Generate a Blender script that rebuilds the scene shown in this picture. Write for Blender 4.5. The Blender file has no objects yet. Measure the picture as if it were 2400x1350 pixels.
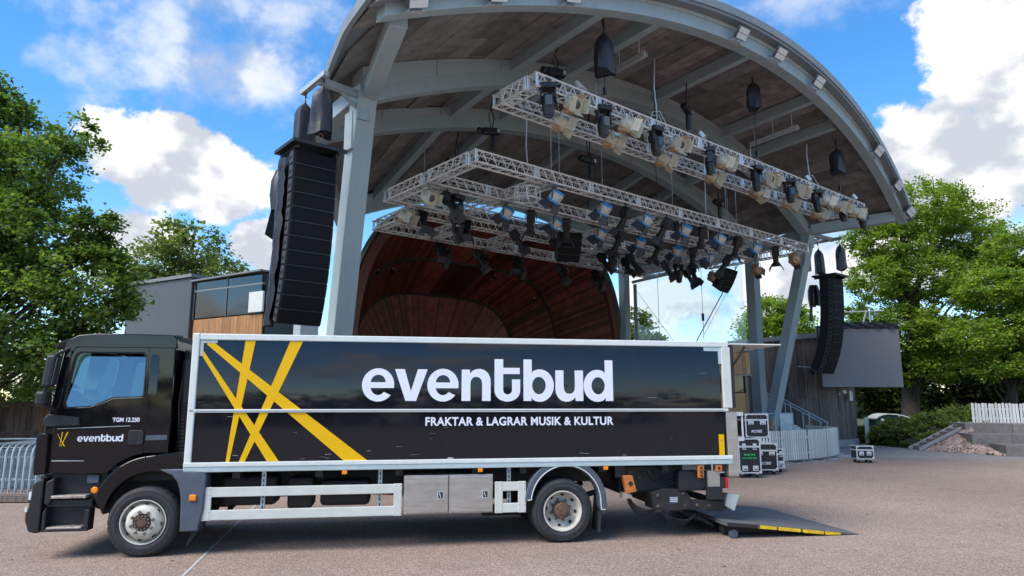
import bpy, bmesh, math, random
import numpy as np
from mathutils import Vector, Matrix
R = math.radians
sc = bpy.context.scene
col = sc.collection

# ------------------------------------------------------------------ camera
cam = bpy.data.cameras.new('camera'); cam.sensor_width = 36; cam.lens = 24.3
cam.clip_end = 2000; cam.clip_start = .1
camo = bpy.data.objects.new('camera', cam); col.objects.link(camo)
camo.location = (0, 0, 2.0); camo.rotation_euler = (R(90 + 9.43), 0, 0)
sc.camera = camo
cy_ = sc.cycles; cy_.max_bounces = 6; cy_.diffuse_bounces = 3; cy_.glossy_bounces = 3; cy_.transmission_bounces = 4; cy_.transparent_max_bounces = 10
cy_.adaptive_threshold = .02; cy_.caustics_reflective = False; cy_.caustics_refractive = False

# ------------------------------------------------------------------ light
SUN_DIR = Vector((-.50, -.42, .82)).normalized()      # towards the sun
sun = bpy.data.lights.new('sun', 'SUN'); sun.energy = 2.5; sun.angle = R(38); sun.color = (1, .93, .83)
suno = bpy.data.objects.new('sun', sun); col.objects.link(suno)
suno.rotation_euler = SUN_DIR.to_track_quat('Z', 'Y').to_euler()
vs = sc.view_settings; vs.view_transform = 'Standard'; vs.look = 'None'; vs.gamma = 1; vs.exposure = 1.03
try: vs.use_curve_mapping = False
except Exception: pass

# ------------------------------------------------------------------ sky with clouds
w = bpy.data.worlds.new('World'); sc.world = w; w.use_nodes = True
nt = w.node_tree; N = nt.nodes; LK = nt.links
for n in list(N): N.remove(n)
def nd(t, **k):
    n = N.new(t)
    for a, b in k.items(): setattr(n, a, b)
    return n
def math_n(op, a, b=None, c=None, clamp=False):
    n = nd('ShaderNodeMath', operation=op, use_clamp=clamp)
    for i, x in enumerate((a, b, c)):
        if x is None: continue
        if isinstance(x, (int, float)): n.inputs[i].default_value = x
        else: LK.new(x, n.inputs[i])
    return n.outputs[0]
sky = nd('ShaderNodeTexSky', sky_type='NISHITA', sun_disc=False)
sky.sun_elevation = math.asin(SUN_DIR.z); sky.sun_rotation = math.atan2(SUN_DIR.x, SUN_DIR.y)
sky.altitude = 0; sky.air_density = 1.0; sky.dust_density = .25; sky.ozone_density = 2.5
hs = nd('ShaderNodeHueSaturation'); hs.inputs['Saturation'].default_value = 1.32; hs.inputs['Value'].default_value = .92
LK.new(sky.outputs[0], hs.inputs['Color'])
tc = nd('ShaderNodeTexCoord')
sx = nd('ShaderNodeSeparateXYZ'); LK.new(tc.outputs['Generated'], sx.inputs[0])
X, Y, Z = sx.outputs
az = math_n('MULTIPLY', math_n('ARCTAN2', X, Y), 57.2958)
el = math_n('MULTIPLY', math_n('ARCSINE', Z), 57.2958)
def noise(scale, detail, rough, off=0, stretch=1.0, dist=0):
    mp = nd('ShaderNodeMapping'); mp.inputs['Location'].default_value = (off, off * .7, off * 1.3)
    mp.inputs['Scale'].default_value = (1, 1, stretch)
    LK.new(tc.outputs['Generated'], mp.inputs[0])
    n = nd('ShaderNodeTexNoise'); n.inputs['Scale'].default_value = scale; n.inputs['Detail'].default_value = detail
    n.inputs['Roughness'].default_value = rough; n.inputs['Distortion'].default_value = dist
    LK.new(mp.outputs[0], n.inputs['Vector']); return n.outputs['Fac']
fine = noise(9, 7, .58, 3.1, 1.3); fine2 = noise(9, 3, .55, 3.16, 1.3)
big = noise(3.4, 4, .58, 1.7, 2.2)
def mrange(x, a, b, c=0, d=1, smooth=True):
    n = nd('ShaderNodeMapRange'); n.interpolation_type = 'SMOOTHSTEP' if smooth else 'LINEAR'
    LK.new(x, n.inputs[0])
    for i, q in enumerate((a, b, c, d)): n.inputs[i + 1].default_value = q
    return n.outputs[0]
fn = math_n('SUBTRACT', fine, .5)
def blob(a0, e0, ra, re, amp, lo, hi, flat=1.0):
    da = math_n('DIVIDE', math_n('SUBTRACT', az, a0), ra)
    de = math_n('DIVIDE', math_n('SUBTRACT', el, e0), re)
    if flat != 1.0:                                    # flatter underside
        de = math_n('MAXIMUM', de, math_n('MULTIPLY', de, -flat))
    d2 = math_n('SQRT', math_n('ADD', math_n('MULTIPLY', da, da), math_n('MULTIPLY', de, de)))
    v = math_n('ADD', math_n('SUBTRACT', 1, d2), math_n('MULTIPLY', fn, amp))
    return mrange(v, lo, hi)
cum = None
#            azimuth elev  r_az r_el  noise edge
for a in [(-27.4, 17.6, 5.9, 4.3, 2.1, .02, .2), (-23.4, 16.2, 4.6, 3.0, 2.1, .02, .3),
          (-20.3, 12.2, 3.3, 2.5, 1.8, .02, .2), (-29.5, 11.8, 4.6, 2.6, 2.0, .02, .35), (-25, 8.6, 9, 3.0, 1.6, .0, .5),
          (39.0, 22.5, 8.0, 7.5, 2.2, .02, .22), (33.5, 17.2, 8.0, 5.2, 2.2, .02, .22), (44, 14.8, 15, 5.6, 1.8, .0, .4),
          (30, 11, 13, 5.0, 2.0, 0, .6), (13.5, 7.2, 7.5, 3.2, 2.6, .0, .5), (21, 9.0, 8, 4.5, 2.2, 0, .6), (9, 3.5, 20, 3.4, 1.6, 0, .9)]:
    b = blob(*a); cum = b if cum is None else math_n('MAXIMUM', cum, b)
wisp = None
for a in [(-26, 25.0, 12, 5.0, 3.4, -.05, 1.15), (-41, 27.5, 8, 3.0, 3.2, 0, 1.3), (-22, 29.5, 10, 3.4, 3.2, 0, 1.3), (-17.5, 15.5, 5, 4.5, 3.4, .05, 1.4), (26, 30, 14, 2.6, 3, 0, 1.6)]:
    b = blob(*a); wisp = b if wisp is None else math_n('MAXIMUM', wisp, b)
# scattered cloud over the rest of the sky
outside = math_n('MAXIMUM', mrange(el, 27, 36), mrange(math_n('ABSOLUTE', az), 44, 58))
gen = math_n('MULTIPLY', mrange(big, .49, .62), outside)
dens = math_n('MAXIMUM', cum, math_n('MAXIMUM', math_n('MULTIPLY', wisp, .8), gen))
# light and grey inside the clouds: relief noise lit from the sun's side, flat bases greyer
rel = math_n('MULTIPLY', math_n('SUBTRACT', fine, fine2), 3.6)
under = big
shade = math_n('ADD', math_n('ADD', .86, rel), math_n('MULTIPLY', math_n('SUBTRACT', under, .5), -1.15))
shade = mrange(shade, .35, 1.02, .38, 1.04)
mixc = nd('ShaderNodeMix', data_type='RGBA'); LK.new(shade, mixc.inputs[0])
mixc.inputs[6].default_value = (1.3, 1.55, 2.0, 1); mixc.inputs[7].default_value = (3.7, 3.7, 3.72, 1)
mixs = nd('ShaderNodeMix', data_type='RGBA'); LK.new(dens, mixs.inputs[0])
LK.new(hs.outputs[0], mixs.inputs[6]); LK.new(mixc.outputs[2], mixs.inputs[7])
bg = nd('ShaderNodeBackground'); bg.inputs[1].default_value = .145; LK.new(mixs.outputs[2], bg.inputs[0])
w.cycles.sampling_method = 'MANUAL'; w.cycles.sample_map_resolution = 512
wo = nd('ShaderNodeOutputWorld'); LK.new(bg.outputs[0], wo.inputs[0])

# ------------------------------------------------------------------ helpers
ZU = Vector((0, 0, 1))
class MB:
    def __init__(s): s.v = []; s.f = []
    def add(s, vs, fs):
        b = len(s.v); s.v += [tuple(p) for p in vs]; s.f += [tuple(i + b for i in f) for f in fs]; return s
    def box(s, x0, x1, y0, y1, z0, z1):
        v = [(x, y, z) for z in (z0, z1) for y in (y0, y1) for x in (x0, x1)]
        return s.add(v, [(0, 2, 3, 1), (4, 5, 7, 6), (0, 1, 5, 4), (2, 6, 7, 3), (0, 4, 6, 2), (1, 3, 7, 5)])
    def hexa(s, a, b):                                  # two quads of 4 points each
        return s.add(list(a) + list(b), [(3, 2, 1, 0), (4, 5, 6, 7), (0, 1, 5, 4), (1, 2, 6, 5), (2, 3, 7, 6), (3, 0, 4, 7)])
    def bar(s, p, q, w, h, up=ZU):
        p = Vector(p); q = Vector(q); d = (q - p).normalized(); up = Vector(up)
        if abs(d.dot(up)) > .98: up = Vector((0, 1, 0))
        a = d.cross(up).normalized() * w / 2; b = a.cross(d).normalized() * h / 2
        return s.hexa([p - a - b, p + a - b, p + a + b, p - a + b], [q - a - b, q + a - b, q + a + b, q - a + b])
    def tube(s, p, q, r, n=8, r2=None):
        return s.path([p, q], [r, r if r2 is None else r2], n)
    def path(s, pts, r, n=6):
        pts = [Vector(p) for p in pts]; m = len(pts)
        if not isinstance(r, (list, tuple)): r = [r] * m
        vs = []; ref = None
        for i, p in enumerate(pts):
            d = (pts[min(i + 1, m - 1)] - pts[max(i - 1, 0)]).normalized()
            if ref is None: ref = Vector((0, 0, 1)) if abs(d.z) < .9 else Vector((1, 0, 0))
            a = d.cross(ref).normalized(); b = a.cross(d).normalized(); ref = b
            for k in range(n):
                t = 2 * math.pi * k / n; vs.append(p + (a * math.cos(t) + b * math.sin(t)) * r[i])
        fs = [(i * n + k, i * n + (k + 1) % n, (i + 1) * n + (k + 1) % n, (i + 1) * n + k) for i in range(m - 1) for k in range(n)]
        fs += [tuple(range(n))[::-1], tuple((m - 1) * n + k for k in range(n))]
        return s.add(vs, fs)
    def lathe(s, prof, c=(0, 0, 0), axis=(0, 0, 1), n=24, caps=True, arc=None):
        c = Vector(c); d = Vector(axis).normalized(); a = d.orthogonal().normalized(); b = d.cross(a)
        m = len(prof); vs = []
        for r_, h in prof:
            for k in range(n):
                t = 2 * math.pi * k / n; vs.append(c + d * h + (a * math.cos(t) + b * math.sin(t)) * r_)
        fs = [(i * n + k, i * n + (k + 1) % n, (i + 1) * n + (k + 1) % n, (i + 1) * n + k) for i in range(m - 1) for k in range(n)]
        if caps:
            if prof[0][0] > 1e-4: fs.append(tuple(range(n))[::-1])
            if prof[-1][0] > 1e-4: fs.append(tuple((m - 1) * n + k for k in range(n)))
        return s.add(vs, fs)
    def sweep(s, secs):                                 # list of equal-length closed sections
        n = len(secs[0]); vs = [p for q in secs for p in q]; m = len(secs)
        fs = [(i * n + k, i * n + (k + 1) % n, (i + 1) * n + (k + 1) % n, (i + 1) * n + k) for i in range(m - 1) for k in range(n)]
        fs += [tuple(range(n))[::-1], tuple((m - 1) * n + k for k in range(n))]
        return s.add(vs, fs)
    def prism(s, poly, y0, y1):                         # poly in x,z extruded along y
        n = len(poly); vs = [(x, y0, z) for x, z in poly] + [(x, y1, z) for x, z in poly]
        fs = [(i, (i + 1) % n, n + (i + 1) % n, n + i) for i in range(n)] + [tuple(range(n))[::-1], tuple(range(n, 2 * n))]
        return s.add(vs, fs)
    def grid(s, P):                                     # rows of points
        m = len(P); n = len(P[0])
        return s.add([p for q in P for p in q], [(i * n + j, i * n + j + 1, (i + 1) * n + j + 1, (i + 1) * n + j) for i in range(m - 1) for j in range(n - 1)])
    def mesh(s, name, smooth=False):
        me = bpy.data.meshes.new(name); me.from_pydata(s.v, [], s.f)
        bm = bmesh.new(); bm.from_mesh(me); bmesh.ops.recalc_face_normals(bm, faces=bm.faces); bm.to_mesh(me); bm.free()
        if smooth:
            for p in me.polygons: p.use_smooth = True
            me.set_sharp_from_angle(angle=R(35))
        me.update(); return me
    def build(s, name, m, parent=None, bevel=0, smooth=False, loc=None, rot=None):
        return put(name, s.mesh(name, smooth), m, parent, bevel, loc, rot)
def put(name, me, m=None, parent=None, bevel=0, loc=None, rot=None):
    o = bpy.data.objects.new(name, me); col.objects.link(o)
    if m is not None and not me.materials: me.materials.append(m)
    if parent: o.parent = parent
    if loc is not None: o.location = loc
    if rot is not None: o.rotation_euler = rot
    if bevel:
        b = o.modifiers.new('bevel', 'BEVEL'); b.width = bevel; b.segments = 2; b.limit_method = 'ANGLE'; b.angle_limit = R(40)
    return o
def tag(o, label=None, cat=None, group=None, kind=None):
    if label: o['label'] = label
    if cat: o['category'] = cat
    if group: o['group'] = group
    if kind: o['kind'] = kind
    return o
def thing(name, label, cat, loc=(0, 0, 0), rz=0, group=None, rot=None):
    o = bpy.data.objects.new(name, None); col.objects.link(o); o.empty_display_size = .2
    o.location = loc; o.rotation_euler = rot if rot else (0, 0, rz)
    return tag(o, label, cat, group)
def dup(root, loc, rot, label, group=None):
    r = root.copy(); col.objects.link(r); r.location = loc; r.rotation_euler = rot; r['label'] = label
    if group: r['group'] = group
    for ch in list(root.children):
        c = ch.copy(); col.objects.link(c); c.parent = r
        for g in list(ch.children):
            d = g.copy(); col.objects.link(d); d.parent = c
    return r
def plate(name, outlines, th, m, parent, fn, bevel=0):
    """flat plate with holes: outlines in 2D, fn maps (a,b,depth) to 3D"""
    cu = bpy.data.curves.new(name, 'CURVE'); cu.dimensions = '2D'; cu.fill_mode = 'BOTH'; cu.extrude = th / 2
    cu.bevel_depth = bevel; cu.bevel_resolution = 1
    for o in outlines:
        sp = cu.splines.new('POLY'); sp.points.add(len(o) - 1)
        for p, (a, b) in zip(sp.points, o): p.co = (a, b, 0, 1)
        sp.use_cyclic_u = True
    t = bpy.data.objects.new(name, cu); me = bpy.data.meshes.new_from_object(t); bpy.data.objects.remove(t); bpy.data.curves.remove(cu)
    for v in me.vertices: v.co = fn(v.co.x, v.co.y, v.co.z)
    bm = bmesh.new(); bm.from_mesh(me); bmesh.ops.remove_doubles(bm, verts=bm.verts, dist=1e-5); bmesh.ops.recalc_face_normals(bm, faces=bm.faces); bm.to_mesh(me); bm.free()
    me.materials.clear(); me.name = name
    return put(name, me, m, parent)
def text_mesh(body, width, height, bold=.02, shear=0, spacing=1.0, th=.002):
    cu = bpy.data.curves.new('text', 'FONT'); cu.body = body; cu.size = 1; cu.offset = bold; cu.shear = shear; cu.space_character = spacing; cu.extrude = th / 2
    t = bpy.data.objects.new('text', cu); me = bpy.data.meshes.new_from_object(t); bpy.data.objects.remove(t); bpy.data.curves.remove(cu)
    xs = [v.co.x for v in me.vertices]; ys = [v.co.y for v in me.vertices]
    x0, x1, y0, y1 = min(xs), max(xs), min(ys), max(ys)
    for v in me.vertices: v.co = ((v.co.x - x0) / (x1 - x0) * width, (v.co.y - y0) / (y1 - y0) * height, v.co.z)
    me.materials.clear(); return me
def lettering(name, body, x, z, width, height, m, parent, y=0, **k):
    """upright lettering facing -y, lower left corner at x,z"""
    me = text_mesh(body, width, height, **k)
    for v in me.vertices: v.co = (x + v.co.x, y + v.co.z, z + v.co.y)
    return put(name, me, m, parent)

# ------------------------------------------------------------------ materials
def mat(name, c, rough=.5, metal=0, var=0., scale=6, bump=0, bscale=60, spec=.5, coat=0, stretch=(1, 1, 1), c2=None, detail=5, rvar=0, island=0):
    m = bpy.data.materials.new(name); m.use_nodes = True; t = m.node_tree; p = t.nodes['Principled BSDF']
    p.inputs['Base Color'].default_value = (*c, 1); p.inputs['Roughness'].default_value = rough; p.inputs['Metallic'].default_value = metal
    p.inputs['Specular IOR Level'].default_value = spec
    if coat: p.inputs['Coat Weight'].default_value = coat; p.inputs['Coat Roughness'].default_value = .03
    if var or c2 or bump or rvar or island:
        g = t.nodes.new('ShaderNodeTexCoord'); mp = t.nodes.new('ShaderNodeMapping'); mp.inputs['Scale'].default_value = stretch
        t.links.new(g.outputs['Object'], mp.inputs[0])
    if var or c2 or island:
        n = t.nodes.new('ShaderNodeTexNoise'); n.inputs['Scale'].default_value = scale; n.inputs['Detail'].default_value = detail; n.inputs['Roughness'].default_value = .6
        t.links.new(mp.outputs[0], n.inputs['Vector'])
        rp = t.nodes.new('ShaderNodeValToRGB'); rp.color_ramp.elements[0].position = .3; rp.color_ramp.elements[1].position = .7
        a = c if c2 else tuple(x * (1 - var) for x in c); b = c2 if c2 else tuple(min(1, x * (1 + var)) for x in c)
        rp.color_ramp.elements[0].color = (*a, 1); rp.color_ramp.elements[1].color = (*b, 1)
        t.links.new(n.outputs['Fac'], rp.inputs[0]); out = rp.outputs[0]
        if island:
            gi = t.nodes.new('ShaderNodeNewGeometry'); oi = t.nodes.new('ShaderNodeObjectInfo')
            ad = t.nodes.new('ShaderNodeMath'); ad.operation = 'ADD'; t.links.new(gi.outputs['Random Per Island'], ad.inputs[0]); t.links.new(oi.outputs['Random'], ad.inputs[1])
            fr = t.nodes.new('ShaderNodeMath'); fr.operation = 'FRACT'; t.links.new(ad.outputs[0], fr.inputs[0])
            mr = t.nodes.new('ShaderNodeMapRange'); mr.inputs[3].default_value = 1 - island; mr.inputs[4].default_value = 1 + island
            t.links.new(fr.outputs[0], mr.inputs[0])
            vm = t.nodes.new('ShaderNodeVectorMath'); vm.operation = 'SCALE'; t.links.new(out, vm.inputs[0]); t.links.new(mr.outputs[0], vm.inputs['Scale']); out = vm.outputs[0]
        t.links.new(out, p.inputs['Base Color'])
        if rvar:
            mr = t.nodes.new('ShaderNodeMapRange'); mr.inputs[3].default_value = max(.02, rough - rvar); mr.inputs[4].default_value = min(1, rough + rvar)
            t.links.new(n.outputs['Fac'], mr.inputs[0]); t.links.new(mr.outputs[0], p.inputs['Roughness'])
    if bump:
        n2 = t.nodes.new('ShaderNodeTexNoise'); n2.inputs['Scale'].default_value = bscale; n2.inputs['Detail'].default_value = 4
        t.links.new(mp.outputs[0], n2.inputs['Vector'])
        b = t.nodes.new('ShaderNodeBump'); b.inputs['Strength'].default_value = bump; b.inputs['Distance'].default_value = .02
        t.links.new(n2.outputs['Fac'], b.inputs['Height']); t.links.new(b.outputs[0], p.inputs['Normal'])
    return m
def glass(name, tint, refl=1.0, rough=.01):
    m = bpy.data.materials.new(name); m.use_nodes = True; t = m.node_tree
    for n in list(t.nodes): t.nodes.remove(n)
    tr = t.nodes.new('ShaderNodeBsdfTransparent'); tr.inputs[0].default_value = (*tint, 1)
    gl = t.nodes.new('ShaderNodeBsdfGlossy'); gl.inputs['Roughness'].default_value = rough
    fr = t.nodes.new('ShaderNodeFresnel'); fr.inputs[0].default_value = 1.5
    mu = t.nodes.new('ShaderNodeMath'); mu.operation = 'MULTIPLY'; mu.inputs[1].default_value = refl; mu.use_clamp = True; t.links.new(fr.outputs[0], mu.inputs[0])
    mx = t.nodes.new('ShaderNodeMixShader'); t.links.new(mu.outputs[0], mx.inputs[0]); t.links.new(tr.outputs[0], mx.inputs[1]); t.links.new(gl.outputs[0], mx.inputs[2])
    o = t.nodes.new('ShaderNodeOutputMaterial'); t.links.new(mx.outputs[0], o.inputs[0]); return m
def leafmat(name, dark, light, trans=.35):
    m = bpy.data.materials.new(name); m.use_nodes = True; t = m.node_tree
    for n in list(t.nodes): t.nodes.remove(n)
    g = t.nodes.new('ShaderNodeNewGeometry'); rp = t.nodes.new('ShaderNodeValToRGB')
    rp.color_ramp.elements[0].color = (*dark, 1); rp.color_ramp.elements[1].color = (*light, 1)
    ye = rp.color_ramp.elements.new(.96); ye.color = (light[0] * 1.25, light[1] * 1.08, light[2] * 1.1, 1); ye = rp.color_ramp.elements.new(.45); ye.color = (dark[0] * .4 + light[0] * .42, dark[1] * .4 + light[1] * .5, dark[2] * .4 + light[2] * .75, 1)
    tcn = t.nodes.new('ShaderNodeTexCoord'); nz = t.nodes.new('ShaderNodeTexNoise'); nz.inputs['Scale'].default_value = .7; nz.inputs['Detail'].default_value = 3
    t.links.new(tcn.outputs['Object'], nz.inputs['Vector'])
    mx0 = t.nodes.new('ShaderNodeMath'); mx0.operation = 'MULTIPLY_ADD'; mx0.inputs[1].default_value = .75; t.links.new(g.outputs['Random Per Island'], mx0.inputs[0])
    sb = t.nodes.new('ShaderNodeMath'); sb.operation = 'MULTIPLY_ADD'; sb.inputs[1].default_value = 1.6; sb.inputs[2].default_value = -.55; t.links.new(nz.outputs['Fac'], sb.inputs[0])
    t.links.new(sb.outputs[0], mx0.inputs[2]); t.links.new(mx0.outputs[0], rp.inputs[0])
    d = t.nodes.new('ShaderNodeBsdfPrincipled'); d.inputs['Roughness'].default_value = .5; d.inputs['Specular IOR Level'].default_value = .35; t.links.new(rp.outputs[0], d.inputs['Base Color'])
    tl = t.nodes.new('ShaderNodeBsdfTranslucent')
    vm = t.nodes.new('ShaderNodeVectorMath'); vm.operation = 'MULTIPLY'; vm.inputs[1].default_value = (1.25, 1.35, .5); t.links.new(rp.outputs[0], vm.inputs[0]); t.links.new(vm.outputs[0], tl.inputs[0])
    mx = t.nodes.new('ShaderNodeMixShader'); mx.inputs[0].default_value = trans; t.links.new(d.outputs[0], mx.inputs[1]); t.links.new(tl.outputs[0], mx.inputs[2])
    o = t.nodes.new('ShaderNodeOutputMaterial'); t.links.new(mx.outputs[0], o.inputs[0]); return m

M = {}
M['blackpaint'] = mat('black gloss paint', (.0045, .0047, .0065), .05, var=.2, spec=.5, rvar=.03, bump=.01, bscale=4)
M['panel'] = mat('dark vehicle wrap', (.0050, .0062, .0115), .05, c2=(.0085, .0098, .0145), scale=1.6, detail=8, stretch=(3, 1, .6), spec=.5, rvar=.03, bump=.012, bscale=3.0)
pm = M['panel'].node_tree; g_n = pm.nodes.new('ShaderNodeTexCoord'); s_n = pm.nodes.new('ShaderNodeSeparateXYZ'); pm.links.new(g_n.outputs['Object'], s_n.inputs[0])
# added bump bends the flat panel's normals upward so its top mirrors higher sky
a_n = pm.nodes.new('ShaderNodeMath'); a_n.operation = 'SUBTRACT'; a_n.inputs[1].default_value = 1.95; pm.links.new(s_n.outputs[2], a_n.inputs[0])
b_n = pm.nodes.new('ShaderNodeMath'); b_n.operation = 'MAXIMUM'; b_n.inputs[1].default_value = 0; pm.links.new(a_n.outputs[0], b_n.inputs[0])
c_n = pm.nodes.new('ShaderNodeMath'); c_n.operation = 'MULTIPLY'; pm.links.new(b_n.outputs[0], c_n.inputs[0]); pm.links.new(b_n.outputs[0], c_n.inputs[1])
d_n = pm.nodes.new('ShaderNodeMath'); d_n.operation = 'MULTIPLY'; d_n.inputs[1].default_value = -.055; pm.links.new(c_n.outputs[0], d_n.inputs[0])
e_n = pm.nodes.new('ShaderNodeBump'); e_n.inputs['Strength'].default_value = 1; e_n.inputs['Distance'].default_value = 1; pm.links.new(d_n.outputs[0], e_n.inputs['Height'])
for n_ in pm.nodes:
    if n_.type == 'BUMP' and n_ != e_n: pm.links.new(e_n.outputs[0], n_.inputs['Normal'])
M['plastic'] = mat('black plastic', (.014, .014, .016), .5, var=.25, scale=9)
M['greyplastic'] = mat('blue grey plastic', (.075, .091, .122), .5, var=.16, scale=5, rvar=.1)
M['white'] = mat('white aluminium', (.64, .69, .665), .42, var=.06, scale=4, rvar=.1)
M['sill'] = mat('pale anodised sill', (.46, .57, .58), .4, metal=.2, var=.09, scale=3, rvar=.1)
M['whitedull'] = mat('cream white side guard', (.59, .61, .555), .45, var=.07, scale=5)
M['bracket'] = mat('pale corner bracket', (.42, .47, .45), .5, var=.1)
M['steel'] = mat('brushed stainless', (.50, .46, .41), .36, metal=.7, var=.16, scale=3, stretch=(1, 1, 6), rvar=.1)
M['aluminium'] = mat('truss aluminium', (.78, .78, .76), .38, metal=.45, var=.12, scale=8)
M['alu2'] = mat('bare aluminium', (.62, .64, .66), .38, metal=.5, var=.15, scale=10)
M['yellow'] = mat('yellow vinyl', (.78, .45, .004), .4, var=.03, scale=3, spec=.25)
M['yellowdirty'] = mat('scuffed yellow edge', (.70, .45, .02), .5, var=.25, scale=14)
M['letter'] = mat('white lettering', (.74, .77, .86), .35, var=.03)
M['green'] = mat('green lettering', (.03, .50, .13), .4, var=.05)
M['tyre'] = mat('tyre rubber', (.028, .029, .032), .75, var=.3, scale=14, bump=.15, bscale=60)
M['rim'] = mat('cream rim paint', (.56, .54, .47), .45, var=.18, scale=11, rvar=.1)
M['rust'] = mat('rusty hub', (.10, .065, .045), .8, var=.4, scale=30)
M['bolt'] = mat('wheel nut', (.20, .175, .12), .6, metal=.4, var=.3, scale=40)
M['chassis'] = mat('chassis black', (.014, .014, .016), .6, c2=(.025, .023, .021), scale=9, detail=8, rvar=.2)
M['orange'] = mat('amber lens', (.9, .26, .01), .25, var=.1)
M['brownorange'] = mat('orange chock', (.50, .16, .03), .55, var=.2, scale=14)
M['red'] = mat('red lens', (.55, .01, .015), .2, var=.1)
M['lamp'] = mat('lamp glass', (.7, .72, .72), .15, var=.05)
M['worn'] = mat('worn tread', (.55, .54, .5), .5, metal=.3, c2=(.22, .13, .08), scale=16)
M['seat'] = mat('dark seat cloth', (.02, .02, .024), .9, var=.3)
M['cabglass'] = glass('cab glass', (.72, .88, .86), 4.4)
M['rampgrey'] = mat('lift platform grey', (.105, .108, .112), .65, var=.25, scale=3, bump=.2, bscale=200)
M['steelblue'] = mat('pale blue grey steel paint', (.30, .375, .40), .5, c2=(.36, .435, .455), scale=1.3, detail=9, stretch=(2.5, 2.5, .5), rvar=.1)
M['steelblue2'] = mat('pale grey touch up paint', (.36, .41, .44), .5, var=.05, scale=2)
M['deck'] = mat('roof sheet grey', (.20, .22, .23), .5, metal=.2, var=.1, scale=1.5)
M['ceiling'] = mat('wood wool ceiling board', (.128, .118, .111), .95, c2=(.255, .240, .228), scale=2.6, detail=8, bump=.4, bscale=40, stretch=(1, 1, 1), island=.34)
M['blackmetal'] = mat('black fixture metal', (.012, .012, .014), .38, var=.3, scale=12)
M['blackbag'] = mat('black waterproof cloth', (.024, .025, .033), .42, var=.3, scale=8, bump=.35, bscale=9)
M['speaker'] = mat('black speaker grille', (.006, .006, .0075), .7, var=.3, scale=60, spec=.2)
M['speakerside'] = mat('black speaker side', (.013, .0135, .017), .5, var=.25, scale=9, spec=.3)
M['cream'] = mat('cream lamp housing', (.56, .51, .39), .5, var=.16, scale=7)
M['creamrust'] = mat('scorched lamp housing', (.42, .27, .13), .6, var=.3, scale=9)
M['lens'] = mat('lamp lens', (.06, .07, .075), .08, var=.2, spec=.8)
M['bluecan'] = mat('blue lamp cap', (.02, .27, .66), .4, var=.1)
M['silver'] = mat('silver ribbed housing', (.55, .55, .52), .35, metal=.3, var=.25, scale=30, stretch=(1, 1, .1))
M['barn'] = mat('dark barn door', (.045, .05, .062), .55, var=.15)
M['chain'] = mat('chain steel', (.30, .24, .18), .45, metal=.7, var=.3, scale=40)
M['copper'] = mat('green copper', (.075, .17, .14), .6, var=.25, scale=2)
M['shell'] = mat('dark red cedar', (.052, .0115, .0085), .45, c2=(.19, .044, .026), scale=3, detail=7, stretch=(1, 1, 1), island=.7, rvar=.1)
M['shelltrim'] = mat('red brown shell trim', (.12, .04, .024), .6, var=.2, scale=3)
M['wallgrey'] = mat('grey blue cladding', (.070, .084, .098), .5, var=.06, scale=.8)
M['darkglass'] = mat('dark window glass', (.006, .007, .008), .03, spec=1.0)
M['wood'] = mat('varnished pine', (.30, .135, .05), .5, c2=(.45, .24, .10), scale=4, stretch=(6, 6, .5), island=.2)
M['woodpale'] = mat('tan plywood', (.42, .235, .09), .6, var=.08, scale=3)
M['oldwood'] = mat('grey weathered boards', (.075, .060, .052), .85, c2=(.22, .18, .158), scale=3, stretch=(7, 7, .4), island=.3, detail=7)
M['brownwood'] = mat('brown weathered boards', (.16, .10, .06), .8, c2=(.30, .20, .13), scale=3, stretch=(6, 6, .5), island=.2)
M['picket'] = mat('pale grey picket', (.50, .50, .47), .75, c2=(.66, .66, .62), scale=4, stretch=(5, 5, .6), island=.12)
M['galv'] = mat('galvanised steel', (.42, .50, .55), .38, metal=.45, var=.18, scale=7)
M['screen'] = mat('led screen face', (.19, .182, .18), .75, var=.02, scale=2)
M['case'] = mat('black case laminate', (.010, .010, .013), .45, var=.3, scale=12)
M['granite'] = mat('grey granite', (.15, .13, .12), .8, c2=(.22, .195, .18), scale=6, detail=8, bump=.3, bscale=80, island=.1)
M['cobble'] = mat('pink cobble', (.24, .16, .125), .8, c2=(.46, .35, .30), scale=2, island=.35)
M['concrete'] = mat('pale concrete', (.33, .32, .30), .85, var=.12, scale=5, bump=.2)
M['bark'] = mat('bark', (.035, .028, .022), .95, c2=(.09, .075, .06), scale=5, stretch=(3, 3, .6), bump=.8, bscale=12)
M['soil'] = mat('soil', (.03, .022, .016), .95, var=.3)
M['cabgreen'] = mat('dark green cabin', (.008, .045, .035), .5, var=.15)
M['cabwhite'] = mat('white cabin roof', (.62, .66, .64), .6, var=.05)
M['oak'] = leafmat('oak leaf', (.042, .088, .018), (.18, .275, .06), .52)
M['ash'] = leafmat('ash leaf', (.05, .085, .02), (.19, .25, .075), .5)
M['maple'] = leafmat('maple leaf', (.048, .100, .013), (.25, .355, .045), .52)
M['far'] = leafmat('far leaf', (.05, .10, .012), (.24, .36, .04), .45)
M['hedge'] = leafmat('hedge leaf', (.022, .045, .010), (.18, .23, .04), .4)
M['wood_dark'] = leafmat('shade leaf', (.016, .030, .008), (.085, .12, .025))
M['flower'] = leafmat('planter leaf', (.05, .10, .015), (.45, .42, .06))
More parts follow.
